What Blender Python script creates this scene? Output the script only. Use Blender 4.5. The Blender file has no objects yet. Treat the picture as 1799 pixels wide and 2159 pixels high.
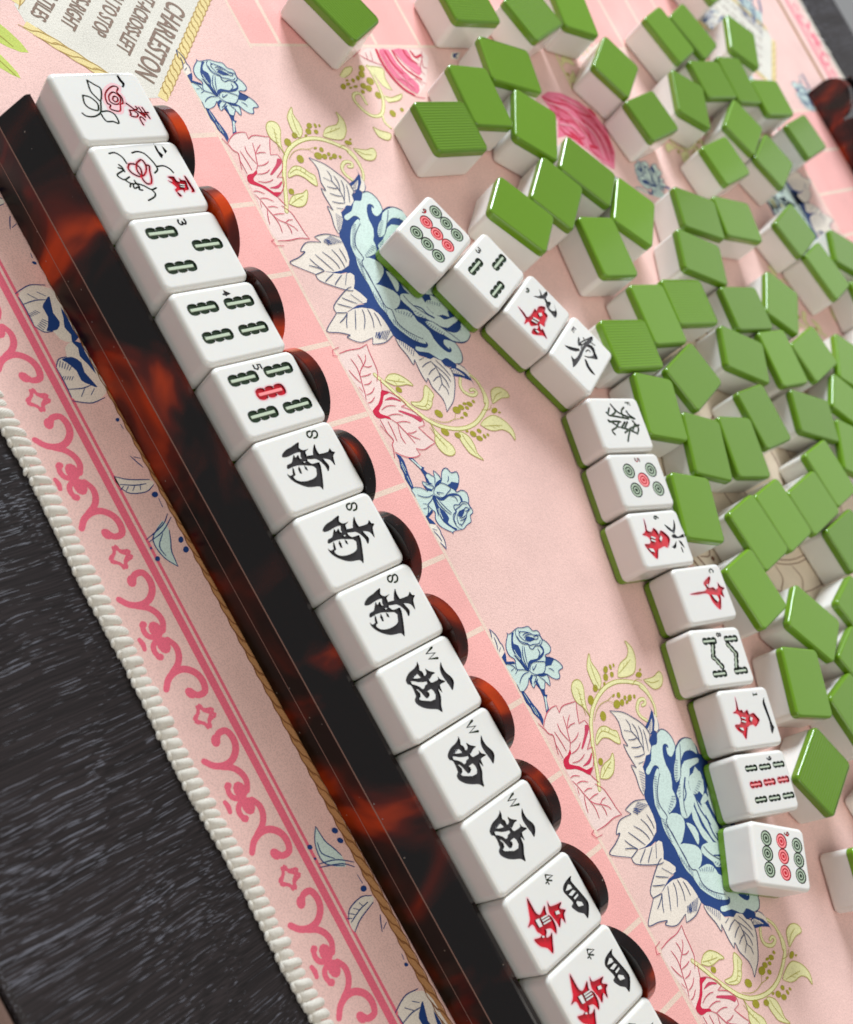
# Mahjong tiles on a printed mat. Lengths are written in millimetres and scaled by MM to metres.
import bpy, math, random
import numpy as np
from mathutils import Matrix, Vector
from mathutils.geometry import delaunay_2d_cdt, tessellate_polygon
random.seed(7); rng = np.random.default_rng(7)
MM = 0.001
scene = bpy.context.scene
COL = scene.collection
R = math.radians

# ---------------------------------------------------------------- camera
CAM_LOC = (183.719, -168.657, 264.671)
CAM_ROT = [[0.4849731, -0.8739932, 0.0306117], [0.663173, 0.3447212, -0.664356], [0.5700901, 0.3424956, 0.7467892]]
F_PX, PPX, PPY = 2325.74, 63.74, 202.97
cam_d = bpy.data.cameras.new('camera'); cam = bpy.data.objects.new('camera', cam_d); COL.objects.link(cam)
m = Matrix(CAM_ROT).to_4x4(); m.translation = Vector(CAM_LOC) * MM
cam.matrix_world = m
cam_d.sensor_fit = 'HORIZONTAL'; cam_d.sensor_width = 36.0
cam_d.lens = F_PX / 1799 * 36.0
cam_d.shift_x = -PPX / 1799; cam_d.shift_y = PPY / 1799
cam_d.clip_start = 0.01; cam_d.clip_end = 20
cam_d.dof.use_dof = True; cam_d.dof.focus_distance = 0.335; cam_d.dof.aperture_fstop = 16.5
scene.camera = cam
scene.render.resolution_x = 853; scene.render.resolution_y = 1024
# ---------------------------------------------------------------- world and lamps (indoor daylight through a window)
w = bpy.data.worlds.new('World'); scene.world = w; w.use_nodes = True
bg = w.node_tree.nodes['Background']; bg.inputs[0].default_value = (0.97, 0.985, 1.0, 1); bg.inputs[1].default_value = 0.33
def area(name, loc, target, sx, sy, power, color):
    d = bpy.data.lights.new(name, 'AREA'); d.shape = 'RECTANGLE'; d.size = sx; d.size_y = sy; d.energy = power; d.color = color
    o = bpy.data.objects.new(name, d); COL.objects.link(o); o.location = loc
    o.rotation_euler = (Vector(target) - Vector(loc)).to_track_quat('-Z', 'Y').to_euler(); return o
area('far_sheen_lamp', (0.5, 3.3, 1.55), (0.1, 0.3, 0), 2.6, 1.5, 8, (0.95, 0.97, 1.0))  # unseen lamp added for sheen on the far table and green tile tops
area('window_lamp', (-2.0, 0.95, 0.98), (0.1, 0.25, 0), 0.8, 0.8, 104, (0.84, 0.92, 1.0))
area('ceiling_lamp', (0.9, -0.5, 1.7), (0.15, 0.2, 0), 1.2, 1.2, 13, (1.0, 0.94, 0.86))
vs = scene.view_settings
vs.view_transform = 'Standard'; vs.look = 'None'; vs.exposure = -0.05; vs.gamma = 1.0; vs.use_curve_mapping = False

# face-down tiles: x, y, heading, ribbed back
DOWN = [(11.43, 168.54, -0.0429, 1), (-42.61, 146.64, 2.0268, 1), (-45.64, 219.84, -0.025, 1), (-39.94, 259.4, 0.3286, 1), (-43.63, 291.16, 1.3206, 0), (-14.38, 223.85, -0.2785, 1), (-0.7, 194.82, 1.467, 0), (13.8, 218.46, 0.9262, 0), (37.53, 235.07, -0.8538, 0), (44.87, 207.82, 0.6854, 0), (51.38, 180.4, -0.8666, 0), (58.91, 251.03, 0.7834, 0), (71.54, 220.73, 1.4196, 0), (-11.86, 298.37, 0.6197, 0), (14.4, 304.87, 0.1839, 0), (-28.95, 359.49, 1.9117, 0), (-31.03, 384.2, 1.9612, 0), (-24.72, 428.48, 0.931, 0), (7.48, 345.38, 1.0229, 0), (-2.75, 376.1, -0.0365, 0), (-1.66, 401.47, 1.4892, 0), (9.95, 425.71, -0.0629, 0), (25.28, 379.58, 0.5521, 0), (41.78, 345.46, 0.1573, 0), (45.97, 390.29, 0.4764, 0), (34.75, 438.74, 0.1881, 0), (65.39, 297.94, -0.4035, 0), (72.17, 326.4, -0.2729, 0), (85.85, 281.11, -0.4915, 0), (84.31, 372.97, 0.3021, 0), (109.06, 380.83, 1.8042, 0), (104.54, 412.12, -0.5926, 0), (130.97, 408.19, -0.1979, 0), (117.12, 323.81, 0.7757, 0), (114.11, 292.92, -0.184, 0), (103.67, 253.83, -0.1771, 1), (104.65, 228.29, 1.4076, 0), (113.17, 201.4, -0.1865, 1), (134.15, 228.45, 0.2677, 0), (133.48, 271.73, -0.5577, 0), (141.14, 299.09, 1.4337, 0), (145.05, 326.35, 0.1672, 0), (156.86, 353.55, 0.8528, 0), (174.25, 333.28, -0.8634, 0), (171.09, 297.91, -0.4685, 0), (193.8, 314.35, 0.9457, 0), (161.34, 260.43, 1.5397, 0), (169.3, 235.0, 1.275, 0), (162.49, 211.85, 1.1025, 0), (140.53, 197.4, 1.1698, 0), (181.89, 185.9, 1.1443, 0), (196.79, 285.38, 1.6616, 0), (203.89, 260.89, 0.1051, 0), (201.49, 235.58, 1.6733, 0), (202.25, 213.57, 1.6788, 0), (220.15, 193.38, 1.6712, 0), (244.68, 216.12, -1.018, 0), (260.77, 191.85, 1.1043, 0), (226.28, 272.25, 0.082, 0), (253.88, 251.13, 1.8489, 0), (271.06, 233.2, 1.8741, 0), (283.72, 211.76, 1.6925, 0), (290.44, 173.63, 0.3556, 1), (333.46, 173.73, -0.3893, 0), (-64.54, 425.89, 1.8808, 0), (324.02, 206.84, 1.6208, 0), (156.72, 392.6, -0.85, 0)]
DLAB = ['ribbed green tile nearest the bare mat, just above the nine-dot discard', 'ribbed green tile lying alone at the top left of the pile', 'ribbed green tile at the top edge, next after the lone tile', 'green tile at the top edge wedged between the ribbed tile and the smooth corner tile', 'smooth green tile at the top edge bordering the pink grid squares', 'ribbed green tile directly left of the printed pink rose, above the long smooth tile', 'long smooth green tile squeezed between two ribbed tiles, upper left of the pile', 'smooth green tile with a bright left edge, left of the printed pink rose', 'long slanted green tile bordering the lower left side of the printed pink rose', 'slanted green tile between the long rose-side tile and the tile above the bamboo discard', 'slanted green tile directly above the three-bamboo discard', 'bright-edged green tile below the lower right tip of the printed rose', 'upright green tile on bare mat to the right of the three-bamboo discard', 'green diamond-set tile standing by the upper right corner of the printed pink rose', 'green tile at the right side of the printed pink rose, below the diamond-set tile', 'left of two parallel green tiles near the top edge', 'right of two parallel green tiles near the top edge', 'green tile with a bright left edge lying against the far cream card', 'bright-edged green tile with a bluish side, left of the three stepping tiles', 'left tile of the three level ones stepping down towards the far rack', 'middle tile of the three level ones stepping down towards the far rack', 'right tile of the three level ones stepping down towards the far rack', 'green diamond-set tile just below the three stepping tiles', "green tile with a wide white side, left of the red printed mark's neighbour", 'green tile above the red printed mark and left of the blurred blue flower', 'green tile nearest the far tortoiseshell rack', 'left of two touching green tiles in the row above the pointed one, mid pile', 'right of two touching green tiles, just left of the red printed mark', 'green tile with a large bluish white side under the two touching ones', 'green tile at the lower left foot of the blurred blue far flower', 'green tile touching the corner of the one beneath the blurred blue flower', 'green tile cut by the right edge, just below the blurred blue flower', 'sliver of a green tile at the right edge beside two slanted tiles', 'green tile with a bright left edge beside the small patch of orange print', 'green tile with a level top, left of the bright-edged one, mid pile', 'faintly ribbed green tile, upper right neighbour of the tile beside the E discard', 'long smooth green tile between the two ribbed ones right of the E discard', 'ribbed green tile touching the right side of the E discard', 'green diamond-set tile below the faintly ribbed one, mid pile', 'large slanted green tile right of the diamond-set one, over wide white sides', 'narrow upright green tile between the large slanted one and a smaller diamond one', 'small diamond-set green tile near the right edge, below the orange print', 'bright-edged green tile at the right edge, beside the small diamond one', 'bright-edged green tile at the right edge, second below the small diamond', 'broad slanted green tile between the narrow upright one and the right edge', 'green tile at the right edge touching the lower corner of the broad slanted one', 'green tile with a pale top side, above the pair of parallel upright tiles', 'right of the two parallel upright green tiles in the middle of the pile', 'left of the two parallel upright green tiles in the middle of the pile', 'long green tile touching the right side of the F discard', 'green tile touching the right side of the five-dot and six discards', 'top tile of the staircase of four overlapping green tiles', 'second tile from the top in the staircase of four green tiles', 'third tile from the top in the staircase of four green tiles', 'lowest tile in the staircase of four green tiles', 'long green tile right of the C discard, above the brown curved print', 'slanted green tile with a white edge highlight, below the brown curved print', 'upright green tile right of the discards marked 8 and 1', 'green tile at the right edge above the pale printed medallion patch', 'green tile at the right edge, right of the highlighted slanted tile', 'green tile at the right edge, touching the highlighted slanted tile from below', 'green tile at the right edge, next to the upright one beside discard 1', 'finely ribbed green tile set like a diamond beside the nine-bamboo discard', 'lowest loose tile at the right edge, alone with its white side showing', 'green tile mostly above the top edge, behind the two parallel ones', 'tile at the right edge right of the ribbed diamond one, only its white side showing', 'sliver of a tile at the right edge showing only a bright white side']
UP = [(53.36, 129.52, 0.432), (71.05, 146.49, 0.4184), (90.88, 158.77, 0.4374), (110.85, 169.62, 0.436), (140.74, 169.61, -0.2509), (163.19, 163.49, -0.2677), (185.54, 156.85, -0.2562), (211.05, 163.49, -0.2643), (233.56, 154.15, -0.3331), (257.19, 150.98, -0.3577), (278.67, 141.3, -0.3772), (300.89, 127.98, -0.6146)]
PITCH, ZTOP, TILT, TW, TH, TT, SEAM = 22.372, 35.921, -0.0165, 22.2, 28.0, 15.66, 3.2
AX, PERIOD, MAT_ROT = 57.86, 219.94, -0.0155
MOTIFS = {
 'printed_rose': [('F',1,'pale',0,0,[(-91.48,83.67),(-90.76,83.97),(-90.72,85.62),(-91.2,88.81),(-90.42,91.07),(-90.04,93.37),(-89.38,94.02),(-87.89,94.64),(-87.36,96.27),(-86.2,96.85),(-84.25,96.53),(-82.41,97.77),(-80.43,98.31),(-79.23,97.67),(-78.64,96.32),(-78.79,94.67),(-78.21,94.07),(-76.93,96.18),(-74.88,98.16),(-73.13,98.88),(-72.08,98.66),(-71.88,96.4),(-70.29,95.75),(-69.61,94.92),(-69.95,93.4),(-71.16,91.98),(-73.01,90.77),(-71.4,90.7),(-69.07,89.47),(-71.13,88.45),(-69.24,86.69),(-69.65,85.27),(-72.1,84.28),(-71.25,82.49),(-73.32,82.37),(-74.96,82.77),(-73.17,80.84),(-72.14,78.09),(-72.63,76.51),(-75.13,76.72),(-77.8,76.52),(-81.66,76.37),(-82.66,76.84),(-81.75,80.02),(-81.64,80.78),(-82.73,81.04),(-84.2,79.92),(-85.87,79.77),(-87.63,80.39),(-89.41,81.99),(-90.65,83.47)]),('F',1,'cream',0,0,[(-95.17,77.6),(-92.7,78.78),(-90.25,78.89),(-88.1,79.22),(-86.34,78.61),(-85.1,76.73),(-86.15,76.13),(-89.29,76.27),(-92.2,76.5)]),('F',2,'blue',0,1,[(-90.56,85.5),(-90.3,86.43),(-89.01,85.04),(-87.16,84.08),(-86.0,85.46),(-83.29,85.12),(-80.95,83.91),(-77.9,84.43),(-76.86,84.5),(-77.4,83.2),(-80.05,82.67),(-82.3,82.11),(-84.28,82.2),(-86.57,82.52),(-89.27,84.39)]),('F',2,'blue',0,0,[(-78.21,94.07),(-77.52,95.75),(-76.11,97.18),(-74.75,94.48),(-75.12,93.58),(-75.41,91.9)]),('F',2,'blue',0,1,[(-77.59,84.2),(-79.13,85.37),(-79.77,87.28),(-79.09,89.93),(-79.55,92.32),(-80.35,94.4),(-82.15,94.03),(-82.19,94.94),(-80.48,95.09),(-79.0,93.65),(-78.39,91.13),(-78.57,88.95),(-78.68,86.46),(-77.32,84.85)]),('F',2,'blue',0,0,[(-85.19,76.52),(-86.21,78.92),(-84.81,78.43),(-83.19,77.5),(-82.13,80.31),(-81.14,80.27),(-82.41,77.2),(-82.28,76.55)]),('F',2,'blue',0,1,[(-86.59,89.6),(-87.27,90.98),(-86.25,92.52),(-85.07,93.94),(-85.07,91.61),(-86.01,90.02)]),('F',2,'blue',0,0,[(-74.72,82.87),(-75.52,84.33),(-75.0,85.07),(-73.9,83.38),(-72.54,82.77),(-73.32,82.37)]),('F',2,'blue',0,0,[(-72.8,84.53),(-73.41,86.44),(-72.43,85.4),(-71.39,85.46),(-69.5,85.16),(-69.09,86.57),(-67.5,85.78),(-67.91,85.08),(-69.68,84.72),(-71.7,84.26)]),('F',2,'blue',0,1,[(-74.7,86.27),(-73.78,89.91),(-72.76,90.87),(-73.07,88.2)]),('F',2,'blue',0,0,[(-69.68,84.72),(-69.14,86.46),(-67.5,85.78),(-67.05,86.59),(-66.03,85.22),(-62.74,83.97),(-62.17,82.09),(-64.96,83.52),(-67.35,84.51)]),('F',3,'pale',0,0,[(-67.21,84.83),(-66.73,85.47),(-63.16,83.48),(-62.72,82.66),(-65.04,83.79)]),('F',2,'blue',0,0,[(-72.42,76.76),(-71.99,77.98),(-70.0,78.43),(-67.22,78.84),(-64.73,79.49),(-62.58,79.83),(-60.72,79.53),(-59.34,78.17),(-61.53,78.16),(-64.44,77.0),(-66.4,77.09),(-68.48,76.43)]),('S',3,'pale',0.3,1,[(-71.39,77.52),(-67.68,77.79)]),('S',3,'pale',0.3,1,[(-66.9,77.75),(-63.43,77.92)]),('S',3,'pale',0.3,1,[(-65.99,78.47),(-62.61,78.43)]),('S',3,'pale',0.3,1,[(-85.45,82.8),(-83.38,82.92),(-81.52,83.5)]),('S',3,'pale',0.3,1,[(-84.04,82.3),(-81.55,82.95)]),('S',3,'pale',0.3,1,[(-83.96,86.47),(-80.51,84.99),(-78.05,84.55)]),('S',3,'blue',0.3,1,[(-91.48,83.67),(-90.76,83.97),(-90.72,85.62),(-91.2,88.81),(-90.42,91.07),(-90.04,93.37),(-89.38,94.02),(-87.89,94.64),(-87.36,96.27),(-86.2,96.85),(-84.25,96.53),(-82.41,97.77),(-80.43,98.31),(-79.23,97.67),(-78.64,96.32),(-78.79,94.67),(-78.21,94.07),(-76.93,96.18),(-74.88,98.16),(-73.13,98.88),(-72.08,98.66),(-71.88,96.4),(-70.29,95.75),(-69.61,94.92),(-69.95,93.4),(-71.16,91.98),(-73.01,90.77),(-71.4,90.7),(-69.07,89.47),(-71.13,88.45),(-69.24,86.69),(-69.65,85.27),(-72.1,84.28),(-71.25,82.49),(-73.32,82.37),(-74.96,82.77),(-73.17,80.84),(-72.14,78.09),(-72.63,76.51)]),('S',3,'blue',0.3,1,[(-72.63,76.51),(-75.13,76.72)]),('S',3,'blue',0.3,1,[(-82.66,76.84),(-81.75,80.02),(-81.64,80.78),(-82.73,81.04),(-84.2,79.92),(-85.87,79.77),(-87.63,80.39),(-89.41,81.99),(-90.65,83.47),(-91.48,83.67)]),('S',3,'blue',0.3,1,[(-90.9,88.01),(-89.88,86.96),(-88.36,86.67),(-86.59,87.04),(-85.35,88.09),(-84.74,89.63),(-83.28,89.67),(-82.53,90.54),(-83.02,92.37),(-82.39,93.93),(-83.05,95.9),(-84.41,96.65),(-85.65,96.14),(-86.54,93.89),(-87.79,92.81),(-88.97,90.84),(-89.67,89.07),(-88.81,88.14),(-87.18,88.62),(-86.03,89.46),(-84.99,91.55)]),('S',3,'blue',0.3,1,[(-88.13,89.34),(-88.33,90.92),(-87.79,92.81)]),('S',3,'blue',0.3,1,[(-87.24,89.52),(-87.59,91.22),(-87.05,93.12)]),('S',3,'blue',0.3,1,[(-85.9,93.41),(-85.85,95.11),(-84.94,95.3),(-84.91,93.82),(-86.25,92.52)]),('S',3,'blue',0.3,1,[(-88.84,87.03),(-86.9,87.27),(-85.4,88.99),(-84.89,89.75),(-84.07,90.27),(-83.76,92.06),(-83.12,94.19),(-83.95,95.71)]),('S',3,'blue',0.3,1,[(-90.4,88.77),(-89.11,88.93)]),('S',3,'blue',0.3,1,[(-85.14,87.08),(-83.12,85.55),(-80.68,84.56),(-77.1,84.4)]),('S',3,'blue',0.3,1,[(-84.72,87.62),(-82.37,86.4),(-79.22,85.15)]),('S',3,'blue',0.3,1,[(-83.9,81.64),(-80.36,82.9),(-77.46,83.54)]),('S',3,'blue',0.3,1,[(-81.88,92.65),(-80.26,92.58),(-79.13,90.83)]),('S',3,'blue',0.3,1,[(-81.64,80.78),(-80.32,80.07),(-79.14,80.02),(-78.34,81.94),(-76.94,84.56)]),('S',3,'blue',0.3,1,[(-79.06,79.96),(-78.27,78.25)]),('S',3,'blue',0.3,1,[(-76.86,84.5),(-75.55,85.21),(-74.16,87.3),(-73.87,89.69),(-74.83,91.31),(-76.7,92.75),(-77.86,90.43),(-78.7,87.9),(-78.22,86.1),(-76.92,84.83)]),('S',3,'blue',0.3,1,[(-77.55,86.74),(-76.38,86.13),(-77.53,88.74)]),('S',3,'blue',0.3,1,[(-76.64,84.05),(-76.84,81.65),(-76.01,79.34),(-74.83,77.89)]),('S',3,'blue',0.3,1,[(-80.06,78.76),(-79.89,77.25)]),('S',3,'blue',0.3,1,[(-74.35,92.7),(-73.56,93.85),(-72.52,94.37)]),('S',3,'blue',0.3,1,[(-82.66,76.84),(-81.99,77.99),(-80.67,79.22),(-79.4,79.38)]),('S',3,'blue',0.3,1,[(-95.17,77.6),(-93.18,78.58),(-91.43,78.94),(-89.85,78.87),(-88.5,79.24),(-86.65,78.84)]),('S',3,'blue',0.3,1,[(-95.17,77.6),(-93.87,77.32),(-92.31,76.72)]),('S',3,'blue',0.3,1,[(-92.13,77.68),(-90.05,77.37),(-87.98,76.53)]),('S',3,'blue',0.3,1,[(-88.18,78.04),(-87.15,76.6)]),('S',3,'blue',0.3,1,[(-73.53,87.11),(-71.78,88.36),(-71.13,88.45)]),('S',3,'blue',0.3,1,[(-74.85,84.96),(-74.14,86.14),(-72.46,83.42)])],
 'printed_pink_flower': [('F',1,'creampink',0,0,[(-58.71,78.44),(-60.69,80.15),(-62.26,82.8),(-62.73,85.7),(-62.48,87.7),(-59.96,87.38),(-61.18,90.37),(-60.18,96.71),(-57.14,94.85),(-53.38,92.96),(-53.31,95.95),(-50.28,96.38),(-47.54,94.54),(-44.7,90.51),(-44.55,93.26),(-41.65,91.85),(-38.92,89.05),(-37.46,86.35),(-33.57,88.11),(-33.92,86.12),(-31.15,88.42),(-26.52,89.6),(-20.59,90.09),(-21.02,86.56),(-20.94,81.9),(-21.48,77.07),(-23.95,76.11),(-29.9,76.51),(-37.91,77.79),(-43.07,77.89),(-45.73,78.54),(-51.09,78.78),(-54.69,80.15),(-56.09,78.73)]),('F',2,'crimson',0,1,[(-48.04,83.66),(-46.7,83.33),(-45.62,81.37),(-44.05,80.49),(-41.71,83.79),(-39.29,85.95),(-39.05,88.78),(-37.28,86.2),(-39.49,84.24),(-41.76,81.61),(-43.34,78.1),(-45.79,78.41),(-46.69,79.66),(-46.96,81.7)]),('F',2,'rosered',0,1,[(-51.74,94.88),(-51.42,96.15),(-49.85,95.64),(-48.18,93.14),(-45.86,89.38),(-46.07,88.41),(-48.26,91.31),(-49.87,93.37)]),('F',2,'rosered',0,1,[(-43.09,91.49),(-42.34,91.46),(-40.54,88.85),(-40.6,86.63),(-41.07,85.13),(-41.32,87.22),(-41.95,89.61)]),('S',3,'pinkline',0.3,1,[(-60.77,76.66),(-58.16,78.01),(-56.09,78.73),(-54.84,80.09),(-52.12,79.23),(-49.87,79.26),(-46.79,79.19)]),('S',3,'pinkline',0.3,1,[(-58.89,78.05),(-60.69,80.15),(-62.26,82.8),(-62.73,85.7),(-62.48,87.7)]),('S',3,'pinkline',0.3,1,[(-62.48,87.7),(-59.96,87.38)]),('S',3,'pinkline',0.3,1,[(-59.96,87.38),(-60.98,89.1),(-61.22,91.14),(-60.72,93.73),(-60.18,96.71)]),('S',3,'pinkline',0.3,1,[(-60.18,96.71),(-57.14,94.85),(-53.38,92.96)]),('S',3,'pinkline',0.3,1,[(-53.38,92.96),(-53.31,95.95)]),('S',3,'pinkline',0.3,1,[(-53.31,95.95),(-51.29,96.43),(-49.1,95.61),(-47.17,94.23),(-44.7,90.51)]),('S',3,'pinkline',0.3,1,[(-44.7,90.51),(-44.46,93.18)]),('S',3,'pinkline',0.3,1,[(-44.46,93.18),(-41.65,91.85),(-38.92,89.05),(-37.46,86.35)]),('S',3,'pinkline',0.3,1,[(-37.46,86.35),(-35.58,87.09),(-33.57,88.11)]),('S',3,'pinkline',0.3,1,[(-34.08,86.05),(-31.15,88.42),(-28.59,88.99),(-26.16,89.3),(-23.24,89.58),(-20.52,90.23)]),('S',3,'pinkline',0.3,1,[(-20.52,90.23),(-21.33,86.44),(-21.08,81.63),(-21.48,77.07)]),('S',3,'pinkline',0.3,1,[(-47.68,83.37),(-49.81,85.25),(-51.97,86.04),(-54.32,86.98),(-58.36,88.14)]),('S',3,'pinkline',0.3,1,[(-54.07,86.97),(-56.0,88.87),(-57.56,91.04)]),('S',3,'pinkline',0.3,1,[(-54.13,87.39),(-54.57,89.22),(-54.32,91.45)]),('S',3,'pinkline',0.3,1,[(-49.57,85.24),(-49.73,87.6),(-50.34,89.58),(-51.08,90.74)]),('S',3,'pinkline',0.3,1,[(-50.37,85.14),(-53.33,84.18),(-55.24,83.85),(-57.34,84.22)]),('S',3,'pinkline',0.3,1,[(-48.13,81.89),(-51.68,81.78),(-55.67,81.28)]),('S',3,'pinkline',0.3,1,[(-46.51,83.18),(-46.48,85.38),(-46.94,87.61),(-47.91,89.33)]),('S',3,'pinkline',0.3,1,[(-43.9,81.84),(-43.24,84.27),(-43.37,86.62),(-44.02,88.45)]),('S',3,'pinkline',0.3,1,[(-51.94,79.08),(-48.72,78.0)]),('S',3,'pinkline',0.3,1,[(-39.06,77.98),(-36.59,78.94),(-33.77,79.63),(-30.81,80.58),(-27.8,81.12),(-25.68,80.89),(-24.12,80.55)]),('S',3,'pinkline',0.3,1,[(-30.5,80.7),(-28.86,81.98),(-27.38,84.17),(-25.57,86.49),(-23.93,87.25)]),('S',3,'pinkline',0.3,1,[(-27.6,83.97),(-28.43,85.8),(-28.29,87.59)]),('S',3,'pinkline',0.3,1,[(-26.98,84.22),(-25.06,84.54),(-23.24,84.18)]),('S',3,'pinkline',0.3,1,[(-40.33,77.9),(-40.23,79.64),(-38.97,81.96)]),('S',3,'pinkline',0.3,1,[(-37.57,78.99),(-37.24,81.68),(-35.79,83.86)]),('S',3,'pinkline',0.3,1,[(-34.0,80.18),(-34.09,82.49),(-33.38,84.17)]),('S',3,'pinkline',0.3,1,[(-30.99,80.72),(-31.12,83.45),(-30.84,85.49)]),('S',3,'pinkline',0.3,1,[(-33.11,79.46),(-30.73,78.28),(-27.75,77.35)]),('S',3,'pinkline',0.3,1,[(-36.37,78.4),(-34.21,77.76)]),('S',3,'pinkline',0.3,1,[(-22.26,76.04),(-21.71,74.29)]),('S',3,'pinkline',0.3,1,[(-21.71,74.29),(-19.72,75.26)]),('S',3,'pinkline',0.3,1,[(-19.72,75.26),(-19.34,78.31)])],
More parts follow.
